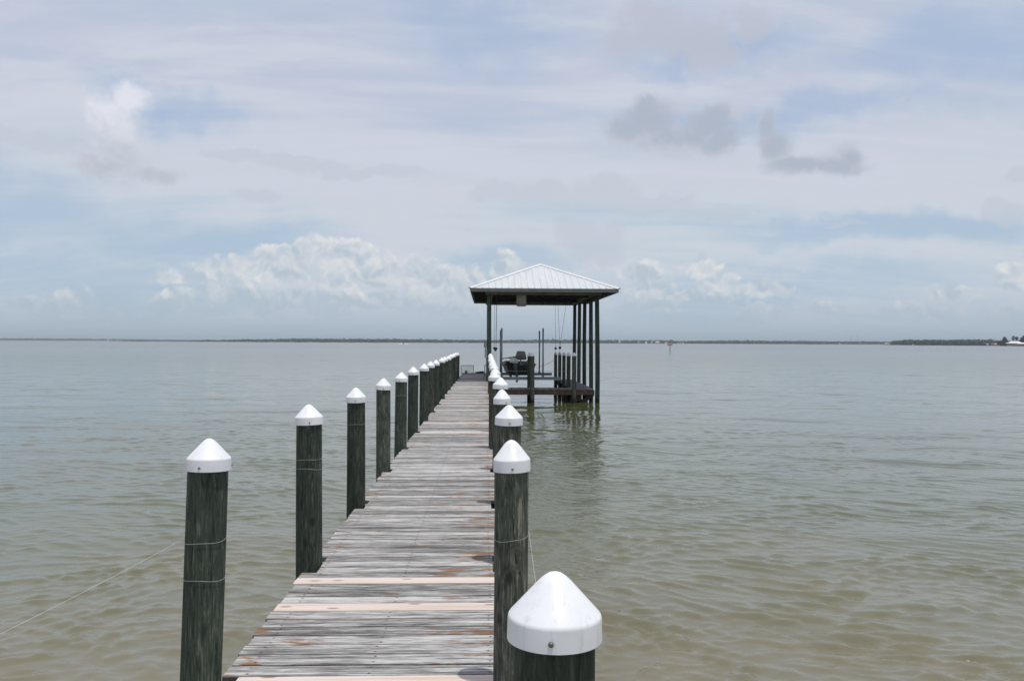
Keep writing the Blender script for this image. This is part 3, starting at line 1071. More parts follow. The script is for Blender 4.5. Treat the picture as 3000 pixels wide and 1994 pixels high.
sl_f = math.hypot(1, pitch)
for (p0, side, upxy, n, L) in (((EX0, EY0), Vector((1, 0, 0)), Vector((0, 1, 0)), 23, EX1 - EX0), ((EX1, EY1), Vector((-1, 0, 0)), Vector((0, -1, 0)), 23, EX1 - EX0),
                               ((EX1, EY0), Vector((0, 1, 0)), Vector((-1, 0, 0)), 39, EY1 - EY0), ((EX0, EY1), Vector((0, -1, 0)), Vector((1, 0, 0)), 39, EY1 - EY0)):
    up3 = Vector((upxy.x, upxy.y, pitch)).normalized()
    for k in range(1, n):
        s = L * k / n
        run = min(s, L - s, HALFW) - 0.10
        if run < 0.12:
            continue
        rib(roof, Vector((p0[0], p0[1], EZ)) + side * s, up3, side, run * sl_f)
ro = roof.build('roof', M['roof'], bh, boff)
for a, b_ in (((EX0, EY0, EZ), r0), ((EX1, EY0, EZ), r0), ((EX1, EY1, EZ), r1), ((EX0, EY1, EZ), r1), (r0, r1)):
    h = MB()
    a, b_ = Vector(a) + Vector((0, 0, 0.02)), Vector(b_) + Vector((0, 0, 0.02))
    d = (b_ - a).normalized()
    sd = d.cross(Vector((0, 0, 1))).normalized()
    up = sd.cross(d)
    w = 0.13
    dr = 0.036 if abs(d.z) > 0.01 else 0.05
    vs = []
    for p in (a, b_):
        vs += [p - sd * w - up * dr, p + up * 0.018, p + sd * w - up * dr, p - up * 0.03]
    h.add(vs, [(0, 4, 5, 1), (1, 5, 6, 2), (2, 6, 7, 3), (3, 7, 4, 0), (0, 1, 2, 3), (7, 6, 5, 4)])
    h.build('hip_cap' if abs(d.z) > 0.01 else 'ridge_cap', M['capflash'], ro)

# fascia boards
FZ0, FZ1 = EZ - 0.155, EZ - 0.036
for (x0, x1, y0, y1) in ((EX0 + 0.03, EX1 - 0.03, EY0 + 0.025, EY0 + 0.06), (EX0 + 0.03, EX1 - 0.03, EY1 - 0.06, EY1 - 0.025),
                         (EX0 + 0.03, EX0 + 0.065, EY0 + 0.062, EY1 - 0.062), (EX1 - 0.065, EX1 - 0.03, EY0 + 0.062, EY1 - 0.062)):
    f = MB()
    f.box(x0, x1, y0, y1, FZ0, FZ1)
    f.build('fascia', M['fascia'], bh, boff)
# underside: boarded slopes under the metal and the rafters
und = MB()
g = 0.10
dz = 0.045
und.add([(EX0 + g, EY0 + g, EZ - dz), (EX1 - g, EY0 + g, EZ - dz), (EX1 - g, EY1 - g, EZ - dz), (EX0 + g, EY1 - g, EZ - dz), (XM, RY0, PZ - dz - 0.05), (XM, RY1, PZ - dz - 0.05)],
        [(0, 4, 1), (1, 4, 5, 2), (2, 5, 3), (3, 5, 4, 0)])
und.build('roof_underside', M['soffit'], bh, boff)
BT, BB = CAM_Z + 2.16, CAM_Z + 1.98
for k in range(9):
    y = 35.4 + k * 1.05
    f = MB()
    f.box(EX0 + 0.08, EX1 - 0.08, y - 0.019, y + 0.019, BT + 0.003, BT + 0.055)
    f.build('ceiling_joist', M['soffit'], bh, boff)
for (x0, x1, y0, y1) in ((BX0 - 0.18, BX1 + 0.16, 34.86, 34.90), (BX0 - 0.18, BX1 + 0.16, 44.10, 44.14), (BX0 + 0.09, BX0 + 0.13, 34.903, 44.097), (BX1 - 0.13, BX1 - 0.09, 34.903, 44.097)):
    f = MB()
    f.box(x0, x1, y0, y1, BB, BT)
    f.build('beam', M['beam'], bh, boff)
# dark gap between the rear beam and the roof edge is closed by a rear valance board
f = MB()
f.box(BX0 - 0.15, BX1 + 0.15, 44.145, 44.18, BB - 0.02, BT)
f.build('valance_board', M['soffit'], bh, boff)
for k, y in enumerate((37.0, 41.5)):
    f = MB()
    f.box(BX0 + 0.135, BX1 - 0.135, y - 0.06, y + 0.06, BB + 0.01, BB + 0.13)
    f.build('lift_beam', M['undertimber'], bh, boff)

pr = random.Random(21)
for X, xs in ((BX0, 'l'), (BX1, 'r')):
    for i, y in enumerate(BYS):
        f = MB()
        bend = pr.uniform(-0.03, 0.03)
        pts, rs = [], []
        for k in range(13):
            q = k / 12
            z = -1.2 + q * (BT + 0.04 + 1.2)
            pts.append((X + bend * math.sin(q * math.pi) + (0.012 * math.sin(q * 5 + i)), y + 0.01 * math.sin(q * 4 + i), z))
            rs.append((0.103 if i == 0 else 0.098) - 0.012 * q)
        f.tube(pts, rs, 20)
        f.build('post', M['post'], bh, boff)

# hanging plywood box below the front beam
f = MB()
f.box(1.235, 1.635, 34.915, 35.25, CAM_Z + 1.62, CAM_Z + 1.975, ch=0.004)
hb = f.build('hanging_box', M['ply'], bh, boff)
f = MB()
f.box(1.243, 1.627, 34.922, 35.243, CAM_Z + 1.51, CAM_Z + 1.62, ch=0.006)
f.build('box_base', M['plydark'], hb)
f = MB()
f.tube([(1.46, 34.912, CAM_Z + 1.74), (1.46, 34.918, CAM_Z + 1.74)], 0.012, 8)
f.build('screw', M['screw'], hb)
# electrical boxes on the front left post
f = MB()
f.box(-0.135, -0.005, 34.86, 34.98, CAM_Z - 0.24, CAM_Z + 0.03, ch=0.008)
eb = f.build('electrical_box', M['ply'], bh, boff)
f = MB()
f.box(-0.175, -0.10, 34.84, 34.99, CAM_Z + 0.033, CAM_Z + 0.052)
f.build('cover', M['elec'], eb)
f = MB()
f.box(-0.10, 0.01, 34.85, 34.97, CAM_Z - 0.66, CAM_Z - 0.28, ch=0.008)
eb2 = f.build('electrical_box', M['elec'], bh, boff)
f = MB()
f.tube([(-0.06, 34.9, CAM_Z - 0.28), (-0.06, 34.9, CAM_Z - 0.24)], 0.016, 8)
f.build('conduit', M['elec'], eb2)
f = MB()
f.tube([(-0.03, 34.93, CAM_Z - 0.66), (-0.03, 34.93, CAM_Z - 1.2), (-0.02, 34.93, DECK + 0.01)], 0.014, 8)
f.build('conduit', M['trapdark'], eb2)
f = MB()
f.tube([(0.02, 36.9, CAM_Z - 1.0), (-0.09, 36.9, CAM_Z - 1.0), (-0.10, 36.9, CAM_Z - 1.05), (-0.10, 36.9, CAM_Z - 1.5), (-0.15, 36.9, DECK + 0.05), (-0.2, 36.9, DECK + 0.02)], 0.014, 8)
f.build('hose_bib', M['hose'], bh, boff)

# ------------------------------------------------------------------ low catwalk across the front and along the right side
cw = empty('catwalk', (2.4, 36, 0), 'low wooden catwalk with red brown edge beam round the boat slip', 'catwalk')
coff = Vector((-2.4, -36, 0))
d = MB()
x = 0.30
q = random.Random(4)
while x < 4.50:
    d.box(x + 0.004, x + 0.137, 34.99 + q.uniform(-0.015, 0.01), 36.22 + q.uniform(-0.01, 0.02), LOW - 0.038, LOW + q.uniform(-0.004, 0.003), ch=0.004)
    x += 0.145
d.build('front_decking', M['lowdeck'], cw, coff)
d = MB()
y = 36.25
while y < 44.1:
    d.box(3.62 + q.uniform(-0.02, 0.01), 4.53 + q.uniform(-0.01, 0.02), y + 0.004, y + 0.137, LOW - 0.038, LOW + q.uniform(-0.004, 0.003), ch=0.004)
    y += 0.145
d.build('side_decking', M['sidedeck'], cw, coff)
for (x0, x1, y0, y1, mt) in ((0.25, 4.53, 35.02, 35.06, 'redbeam'), (0.25, 3.6, 36.14, 36.18, 'redbeam'), (3.655, 3.695, 36.25, 44.1, 'undertimber'), (4.46, 4.5, 35.07, 44.1, 'redbeam')):  # inner side beam gets the darker timber: its shade put into the colour
    f = MB()
    f.box(x0, x1, y0, y1, LOW - 0.044 - 0.20, LOW - 0.044)
    f.build('edge_beam', M[mt], cw, coff)
for a, b_ in (((3.66, 35.12, 0.36), (4.5, 35.12, -0.3)), ((4.5, 35.17, 0.36), (3.66, 35.17, -0.3)), ((3.72, 35.5, 0.36), (3.72, 37.6, -0.25)), ((3.72, 38.0, 0.36), (3.72, 40.2, -0.25)),
              ((3.72, 42.3, 0.36), (3.72, 40.3, -0.25)), ((4.42, 36, 0.36), (4.42, 38.5, -0.25)), ((3.7, 38.4, 0.34), (4.45, 38.4, -0.3)), ((4.45, 41, 0.34), (3.7, 41, -0.3))):
    f = MB()
    f.bar(a, b_, 0.04, 0.14)
    f.build('brace', M['undertimber'], cw, coff)
for y in (36.0, 38.3, 40.6, 42.6):
    f = MB()
    f.tube([(4.28, y, -1), (4.28, y, LOW - 0.05)], 0.09, 14)
    f.build('support_post', M['undertimber'], cw, coff)

gcat = 'white capped pilings round the boat slip'
piling(1.905, 34.88, 'white capped piling standing before the front catwalk, in front of the jon boat', r=0.085, capr=0.095, mat='pile_grey', top=CAM_Z - 0.435, group=gcat)
piling(1.845, 36.3, 'white capped piling on the boat side of the front catwalk, half hidden by another', r=0.085, capr=0.095, mat='pile', top=CAM_Z - 0.45, group=gcat)
piling(3.655, 34.88, 'white capped piling before the right end of the front catwalk', r=0.09, capr=0.1, mat='pile_grey', top=CAM_Z - 0.42, group=gcat)
piling(3.56, 36.3, 'white capped piling inside the slip, just behind the right catwalk front one', r=0.085, capr=0.095, mat='pile', top=CAM_Z - 0.44, group=gcat)
piling(3.57, 38.6, 'third white capped piling along the boat side of the right catwalk, standing free', r=0.08, capr=0.088, mat='pile', top=CAM_Z - 0.46, group=gcat)
piling(3.575, 40.9, 'fourth white capped piling along the boat side of the right catwalk', r=0.082, capr=0.092, mat='pile', top=CAM_Z - 0.47, group=gcat)
piling(3.555, 43.1, 'farthest white capped piling along the boat side of the right catwalk', r=0.082, capr=0.092, mat='pile', top=CAM_Z - 0.50, group=gcat)

# ------------------------------------------------------------------ boat lift
bl = empty('boat_lift', (1.8, 39.2, 0), 'grey metal boat lift cradle with guide pipes and hanging cables under the boathouse roof', 'boat lift')
loff = Vector((-1.8, -39.2, 0))
LBT = CAM_Z - 1.515
for y in (36.5, 41.5):
    f = MB()
    f.box(0.30, 3.24, y - 0.06, y + 0.06, LBT - 0.018, LBT)
    f.box(0.30, 3.24, y - 0.06, y + 0.06, LBT - 0.135, LBT - 0.117)
    f.box(0.30, 3.24, y - 0.008, y + 0.008, LBT - 0.117, LBT - 0.018)
    f.build('cradle_beam', M['alu'], bl, loff)
for x in (1.05, 1.90):
    f = MB()
    f.box(x - 0.05, x + 0.05, 36.57, 41.9, LBT + 0.001, LBT + 0.032)
    f.build('bunk', M['hulldark'], bl, loff)
for (x, y, zt) in ((0.64, 36.5, CAM_Z + 0.59), (2.455, 36.5, CAM_Z + 0.59), (0.67, 41.5, CAM_Z + 0.56), (2.61, 41.5, CAM_Z + 0.55)):
    f = MB()
    f.tube([(x, y, LBT), (x, y, zt)], 0.036, 12)
    gp = f.build('guide_pipe', M['galv'], bl, loff)
    f = MB()
    f.tube([(x, y, zt), (x, y, zt + 0.02)], 0.042, 12)
    f.build('pipe_cap', M['galv'], gp)
    f = MB()
    f.box(x - 0.06, x + 0.06, y - 0.062, y + 0.062, LBT, LBT + 0.05)
    f.build('bracket', M['galv'], gp)


def ball(mb, cpos, r):
    prof = [(max(0.0005, r * math.sin(math.pi * k / 10)), -r * math.cos(math.pi * k / 10)) for k in range(11)]
    mb.lathe(prof, cpos, 14)


for (x, y, zb, pulls) in ((0.40, 37.0, CAM_Z - 0.29, [(0.40, 0.0), (0.43, 0.05)]), (3.24, 37.0, CAM_Z - 0.24, [(3.13, 0.0), (3.56, 0.1)]), (3.42, 41.5, CAM_Z - 0.30, [(3.39, 0.0)]), (0.36, 41.5, CAM_Z - 0.30, [(0.36, 0.0)])):
    f = MB()
    for (xt, dy) in pulls:
        f.tube([(xt, y + dy, BB + 0.02), (x, y, zb)], 0.0065, 6)
    f.tube([(x, y, zb), (x - 0.06 if x > 3 else x, y if y > 40 else 36.58, LBT - 0.02)], 0.0065, 6)
    cb = f.build('cable', M['steel'], bl, loff)
    f = MB()
    ball(f, (x, y, zb), 0.062)
    if x < 1 and y < 40:
        ball(f, (x - 0.03, y + 0.02, zb - 0.06), 0.05)
    f.build('pulley_block', M['black'], cb)

# ------------------------------------------------------------------ jon boat on the lift (stern towards the pier)
HB = LBT + 0.034
HT = CAM_Z - 1.02
jb = empty('jon_boat', (1.47, 39.05, HB), 'flat bottomed dark jon boat with pedestal seat resting on the lift', 'boat')
joff = Vector((-1.47, -38.6, -HB))
BXC = 1.47
secs = [  # y, half top, half bottom, z bottom, z top
    (36.70, 0.60, 0.47, HB + 0.03, HT), (36.95, 0.68, 0.52, HB + 0.005, HT), (37.6, 0.765, 0.56, HB, HT + 0.0), (38.8, 0.765, 0.56, HB, HT + 0.01),
    (39.8, 0.72, 0.52, HB + 0.03, HT + 0.03), (40.5, 0.62, 0.42, HB + 0.12, HT + 0.06), (40.95, 0.52, 0.34, HB + 0.24, HT + 0.09)]
hull = MB()
n = 8


def sec_pts(s, inset=0.0):
    y, a, b_, z0, z1 = s
    a -= inset
    b_ -= inset
    z0 += inset
    return [(BXC - a, y, z1), (BXC - (a * 0.35 + b_ * 0.65) - 0.01, y, z0 + (z1 - z0) * 0.30), (BXC - b_ * 0.92, y, z0), (BXC - b_ * 0.3, y, z0 + 0.006),
            (BXC + b_ * 0.3, y, z0 + 0.006), (BXC + b_ * 0.92, y, z0), (BXC + (a * 0.35 + b_ * 0.65) + 0.01, y, z0 + (z1 - z0) * 0.30), (BXC + a, y, z1)]


vs, fs = [], []
for s in secs:
    vs += sec_pts(s)
no = len(vs)
for s in secs:
    vs += sec_pts(s, 0.02)
for i in range(len(secs) - 1):
    for k in range(n - 1):
        fs.append((i * n + k, i * n + k + 1, (i + 1) * n + k + 1, (i + 1) * n + k))
        fs.append((no + i * n + k, no + (i + 1) * n + k, no + (i + 1) * n + k + 1, no + i * n + k + 1))
e = (len(secs) - 1) * n
fs.append(tuple(range(e + n - 1, e - 1, -1)))
fs.append(tuple(range(no + e, no + e + n)))
hull.add(vs, fs)
hull.build('hull', M['hullside'], jb, joff)
f = MB()
sp = sec_pts(secs[0])
sp2 = [(p[0], p[1] - 0.035, p[2]) for p in sp]
f.add(sp2 + sp, [tuple(range(n)), tuple(range(2 * n - 1, n - 1, -1))] + [(k, (k + 1) % n + 0, (k + 1) % n + n, k + n) for k in range(n)])
f.build('transom', M['hulldark'], jb, joff)
for sgn in (-1, 1):
    f = MB()
    f.tube([(BXC + sgn * s[1], s[0], s[4] + 0.005) for s in secs], 0.022, 8)
    f.build('gunwale', M['hulldark'], jb, joff)
for y0, y1 in ((36.85, 37.35), (38.7, 39.1), (39.9, 40.7)):
    f = MB()
    hw = 0.56 if y1 < 39.5 else 0.48
    f.box(BXC - hw, BXC + hw, y0, y1, HT - 0.16, HT - 0.12, ch=0.01)
    f.build('bench', M['hulldark'], jb, joff)


def rounded_slab(mb, w, h, d, m, top_narrow=0.0, rc=0.08):
    """rounded upright slab (seat shapes): width w, height h, thickness d, corners rc"""
    pts = []
    for cx, cz, a0 in ((w / 2 - rc, rc, -90), (w / 2 - rc - top_narrow, h - rc, 0), (-w / 2 + rc + top_narrow, h - rc, 90), (-w / 2 + rc, rc, 180)):
        for k in range(6):
            a = R(a0 + 90 * k / 5)
            pts.append((cx + rc * math.cos(a), cz + rc * math.sin(a)))
    k = len(pts)
    rings = [(0.90, -d / 2), (1.0, -d / 2 + 0.02), (1.0, d / 2 - 0.02), (0.90, d / 2)]
    vs = []
    for s, y in rings:
        vs += [(x * s, y, h / 2 + (z - h / 2) * s) for x, z in pts]
    fs = [tuple(range(k)), tuple(range(4 * k - 1, 3 * k - 1, -1))]
    for r_ in range(3):
        fs += [(r_ * k + i, r_ * k + k + i, r_ * k + k + (i + 1) % k, r_ * k + (i + 1) % k) for i in range(k)]
    mb.add([m @ Vector(p) for p in vs], fs, True)


st = MB()
rounded_slab(st, 0.50, 0.36, 0.09, Matrix.Translation((1.53, 37.35, CAM_Z - 0.76)) @ Matrix.Rotation(R(6), 4, 'X') @ Matrix.Rotation(R(3), 4, 'Y'), 0.045, 0.09)
sb_ = st.build('seat', M['seat'], jb, joff)
f = MB()
rounded_slab(f, 0.52, 0.46, 0.09, Matrix.Translation((1.555, 37.42, CAM_Z - 0.76)) @ Matrix.Rotation(R(-83), 4, 'X') @ Matrix.Rotation(R(-4), 4, 'Y'), 0.02, 0.09)
f.build('cushion', M['seat'], sb_)
f = MB()
f.tube([(1.54, 37.55, HT - 0.12), (1.54, 37.55, CAM_Z - 0.80)], [0.05, 0.026], 10)
f.build('pedestal', M['galv'], sb_)
st = MB()
rounded_slab(st, 0.44, 0.34, 0.10, Matrix.Translation((1.85, 38.75, HT - 0.14)) @ Matrix.Rotation(R(40), 4, 'X'), 0.04, 0.08)
st.build('folded_seat', M['seat'], jb, joff)
# outboard motor
ob = MB()
prof = [(0.05, -0.13), (0.125, -0.12), (0.145, -0.06), (0.14, 0.03), (0.115, 0.09), (0.06, 0.125), (0.002, 0.13)]
ob.lathe(prof, n=20, m=Matrix.Translation((1.20, 36.48, CAM_Z - 0.82)) @ Matrix.Rotation(R(-62), 4, 'Z') @ Matrix.Rotation(R(-12), 4, 'X') @ Matrix.Diagonal((0.85, 1.45, 1.0, 1)))
om = ob.build('outboard_motor', M['motor'], jb, joff)
f = MB()
f.tube([(1.24, 36.46, CAM_Z - 0.90), (1.27, 36.46, CAM_Z - 1.15), (1.32, 36.44, CAM_Z - 1.48), (1.34, 36.43, CAM_Z - 1.62)], [0.07, 0.06, 0.05, 0.035], 12)
f.box(1.18, 1.42, 36.38, 36.52, CAM_Z - 1.49, CAM_Z - 1.475)
f.build('motor_leg', M['motor_dark'], om)
f = MB()
f.box(1.18, 1.38, 36.55, 36.66, HT - 0.20, HT + 0.07, ch=0.01)
f.build('clamp_bracket', M['motor_dark'], om)
f = MB()
f.tube([(1.26, 36.5, CAM_Z - 0.66), (1.02, 36.44, CAM_Z - 0.685), (0.90, 36.4, CAM_Z - 0.70)], [0.035, 0.03, 0.022], 10)
f.tube([(0.90, 36.4, CAM_Z - 0.70), (0.68, 36.34, CAM_Z - 0.725)], 0.019, 10)
f.build('tiller_handle', M['motor_dark'], om)
f = MB()
hub = Matrix.Translation((1.34, 36.40, CAM_Z - 1.66)) @ Matrix.Rotation(R(20), 4, 'Z') @ Matrix.Rotation(R(90), 4, 'X')
f.lathe([(0.012, -0.10), (0.035, -0.06), (0.038, 0.03), (0.02, 0.09), (0.002, 0.12)], n=12, m=hub)
for k in range(3):
    bm_ = hub @ Matrix.Rotation(R(120 * k + 15), 4, 'Z')
    vs = []
    for (rr_, a, z) in ((0.03, -0.02, -0.02), (0.075, -0.05, -0.03), (0.115, -0.03, -0.02), (0.12, 0.02, 0.0), (0.08, 0.05, 0.025), (0.03, 0.02, 0.02)):
        vs.append(bm_ @ Vector((rr_, a, z + 0.003)))
    for (rr_, a, z) in ((0.03, -0.02, -0.02), (0.075, -0.05, -0.03), (0.115, -0.03, -0.02), (0.12, 0.02, 0.0), (0.08, 0.05, 0.025), (0.03, 0.02, 0.02)):
        vs.append(bm_ @ Vector((rr_, a, z - 0.003)))
    f.add(vs, [tuple(range(6)), tuple(range(11, 5, -1))] + [(i, i + 6, (i + 1) % 6 + 6, (i + 1) % 6) for i in range(6)])
f.build('propeller', M['prop'], om)
# loose gear in the boat
f = MB()
rounded_slab(f, 0.30, 0.28, 0.22, Matrix.Translation((0.98, 37.5, HT - 0.12)), 0.02, 0.06)
ft = f.build('fuel_tank', M['hulldark'])
tag(ft, 'dark fuel tank sitting in the stern of the jon boat left of the seat', 'fuel tank')
f = MB()
f.tube([(0.98, 37.5, HT + 0.16), (0.98, 37.5, HT + 0.20)], 0.035, 10)
f.build('tank_lid', M['motor'], ft)
f = MB()
f.box(1.28, 1.46, 37.37, 37.63, HT - 0.12, HT + 0.07, ch=0.015)
bt = f.build('battery', M['black'])
tag(bt, 'small black battery box in the stern of the jon boat under the seat', 'battery')
f = MB()
f.tube([(1.32, 37.4, HT + 0.07), (1.32, 37.4, HT + 0.12), (1.42, 37.4, HT + 0.12), (1.42, 37.4, HT + 0.07)], 0.008, 8)
f.build('handle', M['motor_dark'], bt)


def rope(pts, sag, r, label):
    f = MB()
    a, b_ = Vector(pts[0]), Vector(pts[1])
    f.tube([a.lerp(b_, k / 20) - Vector((0, 0, 4 * sag * (k / 20) * (1 - k / 20))) for k in range(21)], r, 6)
    return tag(f.build('mooring_rope', M['rope']), label, 'rope', 'ropes tying the jon boat')


rope(((0.66, 36.42, CAM_Z - 1.24), (3.50, 36.3, CAM_Z - 1.26)), 0.02, 0.009, 'pale rope drawn across the dark stern of the jon boat to a piling')
rope(((2.22, 37.6, CAM_Z - 1.15), (3.50, 43.1, CAM_Z - 0.90)), 0.05, 0.009, 'pale rope rising from the right side of the jon boat to the farthest slip piling')

# ------------------------------------------------------------------ crab trap and hose at the end of the pier
ct = empty('crab_trap', (-1.02, 43.4, DECK), 'wire mesh crab trap standing on the shaded far end of the pier', 'crab trap')
f = MB()
W, Dp, H = 0.32, 0.30, 0.43
for a in (-1, 1):
    for b_ in (-1, 1):
        f.tube([(a * W, b_ * Dp, 0.012), (a * W, b_ * Dp, H)], 0.008, 6)
    for z in (0.012, H):
        f.tube([(-W, a * Dp, z), (W, a * Dp, z)], 0.008, 6)
        f.tube([(a * W, -Dp, z), (a * W, Dp, z)], 0.008, 6)
f.build('frame', M['trapdark'], ct)
f = MB()
for k in range(1, 12):
    q = -W + 2 * W * k / 12
    for s in (-Dp, Dp):
        f.tube([(q, s, 0.01), (q, s, H)], 0.0022, 4)
    f.tube([(q, -Dp, H), (q, Dp, H)], 0.0022, 4)
for k in range(1, 8):
    z = H * k / 8
    for s in (-Dp, Dp):
        f.tube([(-W, s, z), (W, s, z)], 0.0022, 4)
    for s in (-W, W):
        f.tube([(s, -Dp, z), (s, Dp, z)], 0.0022, 4)
for k in range(1, 11):
    q = -Dp + 2 * Dp * k / 11
    for s in (-W, W):
        f.tube([(s, q, 0.01), (s, q, H)], 0.0022, 4)
    f.tube([(-W, q, H), (W, q, H)], 0.0022, 4)
f.build('wire_mesh', M['trap'], ct)
f = MB()
f.tube([(-0.06, 0, 0.01), (-0.06, 0, 0.17)], 0.075, 12)
f.build('bait_cup', M['bait'], ct)
hs = MB()
pts = []
for k in range(150):
    a = k / 150 * 2 * math.pi * 5
    rr_ = 0.20 + 0.05 * math.sin(a * 0.37)
    pts.append((-0.36 + rr_ * 1.1 * math.cos(a) + 0.02 * math.sin(a * 1.7), 43.5 + rr_ * math.sin(a), DECK + 0.022 + 0.016 * (k / 30) + 0.03 * max(0, math.cos(a + 0.8)) * (k / 150)))
hs.tube(pts, 0.014, 6)
tag(hs.build('hose', M['hose']), 'black hose coiled on the shaded pier end right of the crab trap', 'hose')

# ------------------------------------------------------------------ warning sign on a post in the bay
sx, sy = ray_xy(1963, 228)
sg = empty('warning_sign', (sx, sy, 0), 'pale orange bordered sign board on a single post standing in the open bay', 'sign', rz=-math.atan2(sx, sy))
f = MB()
f.tube([(-0.03, 0.1, -1), (0.05, 0.1, 2.72)], 0.085, 10)
f.build('post', M['signpost'], sg)
f = MB()
f.box(-0.66, 0.66, -0.02, 0.02, 1.80, 2.72)
bd = f.build('board', M['signwhite'], sg)
f = MB()
for (x0, x1, z0, z1) in ((-0.66, 0.66, 2.63, 2.72), (-0.66, 0.66, 1.80, 1.89), (-0.66, -0.57, 1.893, 2.627), (0.57, 0.66, 1.893, 2.627)):
    f.box(x0, x1, -0.028, -0.022, z0, z1)
f.build('border', M['signorange'], bd)
f = MB()
ns = 28
vs = []
for rr_ in (0.17, 0.25):
    for yy in (-0.030, -0.022):
        vs += [(rr_ * math.cos(2 * math.pi * k / ns), yy, 2.28 + rr_ * math.sin(2 * math.pi * k / ns)) for k in range(ns)]
fs = []
for k in range(ns):
    k2 = (k + 1) % ns
    fs += [(k, k2, 2 * ns + k2, 2 * ns + k), (ns + k, 3 * ns + k, 3 * ns + k2, ns + k2), (2 * ns + k, 2 * ns + k2, 3 * ns + k2, 3 * ns + k), (k, ns + k, ns + k2, k2)]
f.add(vs, fs)
f.build('symbol', M['signorange'], bd)
f = MB()
for (x0, x1, z) in ((-0.45, 0.45, 2.575), (-0.5, -0.3, 2.32), (0.3, 0.5, 2.32), (-0.5, -0.3, 2.2), (0.3, 0.5, 2.2), (-0.42, 0.42, 1.965)):
    f.box(x0, x1, -0.027, -0.0225, z - 0.032, z + 0.032)
f.build('lettering', M['signdark'], bd)

# ------------------------------------------------------------------ motorboat far out
mx_, my_ = ray_xy(1181.5, 900)
mo = empty('motorboat', (mx_, my_, 0), 'small motorboat with white top heading away across the open bay', 'boat', rz=-math.atan2(mx_, my_))
f = MB()
ss = [(-2.6, 1.15, 0.95, -0.2, 0.95), (0.0, 1.25, 1.0, -0.25, 1.0), (2.0, 1.0, 0.5, -0.2, 1.1), (3.4, 0.25, 0.05, 0.3, 1.3)]
vs, fs = [], []
for (y, a, b_, z0, z1) in ss:
    vs += [(-a, y, z1), (-b_, y, z0), (b_, y, z0), (a, y, z1)]
for i in range(3):
    for k in range(4):
        k2 = (k + 1) % 4
        fs.append((i * 4 + k, i * 4 + k2, i * 4 + 4 + k2, i * 4 + 4 + k))
fs += [(3, 2, 1, 0), (12, 13, 14, 15)]
f.add(vs, fs)
f.build('hull', M['hulldark'], mo)
f = MB()
f.box(-1.1, 1.1, -1.2, 1.2, 2.0, 2.12)
f.build('canopy', M['motor_dark'], mo)
f = MB()
f.box(-1.22, 1.22, -2.5, -2.3, 0.95, 1.35)
f.box(-0.8, 0.8, -0.3, 0.6, 1.0, 1.95)
f.build('cabin', M['white'], mo)
f = MB()
for a in (-1, 1):
    for y in (-1.1, 1.1):
        f.tube([(a * 1.0, y, 1.0), (a * 1.0, y, 2.0)], 0.03, 6)
f.build('canopy_frame', M['steel'], mo)
f = MB()
wr = random.Random(6)
for sgn in (-1, 1):
    for k in range(46):
        q = wr.random()
        cx = sgn * (1.3 + 4.2 * q + wr.gauss(0, 0.3))
        cy = -2.0 - 14 * q + wr.gauss(0, 1.0)
        rr_ = wr.uniform(0.3, 0.9) * (1.2 - 0.6 * q)
        pp = [(rr_, -0.05), (rr_ * 0.8, 0.20 * (1.2 - q)), (rr_ * 0.3, 0.34 * (1.2 - q)), (0.01, 0.38 * (1.2 - q))]
        f.lathe(pp, (cx, cy, 0), 7)
wk = f.build('wake', M['foam'])
wk.location = (mx_, my_, 0)
wk.rotation_euler = (0, 0, -math.atan2(mx_, my_))
tag(wk, 'white foam of the wake behind the small far motorboat', 'wake', kind='stuff')


# ------------------------------------------------------------------ far shores
def icosa():
    p = (1 + 5 ** 0.5) / 2
    v = [(-1, p, 0), (1, p, 0), (-1, -p, 0), (1, -p, 0), (0, -1, p), (0, 1, p), (0, -1, -p), (0, 1, -p), (p, 0, -1), (p, 0, 1), (-p, 0, -1), (-p, 0, 1)]
    f_ = [(0, 11, 5), (0, 5, 1), (0, 1, 7), (0, 7, 10), (0, 10, 11), (1, 5, 9), (5, 11, 4), (11, 10, 2), (10, 7, 6), (7, 1, 8), (3, 9, 4), (3, 4, 2), (3, 2, 6),
          (3, 6, 8), (3, 8, 9), (4, 9, 5), (2, 4, 11), (6, 2, 10), (8, 6, 7), (9, 8, 1)]
    v = [Vector(q_).normalized() for q_ in v]
    # one subdivision
    cache = {}
    out = []

    def mid(a, b_):
        k = (min(a, b_), max(a, b_))
        if k not in cache:
            v.append(((v[a] + v[b_]) / 2).normalized())
            cache[k] = len(v) - 1
        return cache[k]
    for a, b_, c_ in f_:
        ab, bc, ca = mid(a, b_), mid(b_, c_), mid(c_, a)
        out += [(a, ab, ca), (b_, bc, ab), (c_, ca, bc), (ab, bc, ca)]
    return v, out


ICV, ICF = icosa()


def crown_lump(mb, cx, cy, cz, rx, ry, rz, rr):
    vs = []
    for q_ in ICV:
        s = rr.uniform(0.72, 1.15)
        vs.append((cx + q_.x * rx * s, cy + q_.y * ry * s, cz + q_.z * rz * s))
    mb.add(vs, ICF)


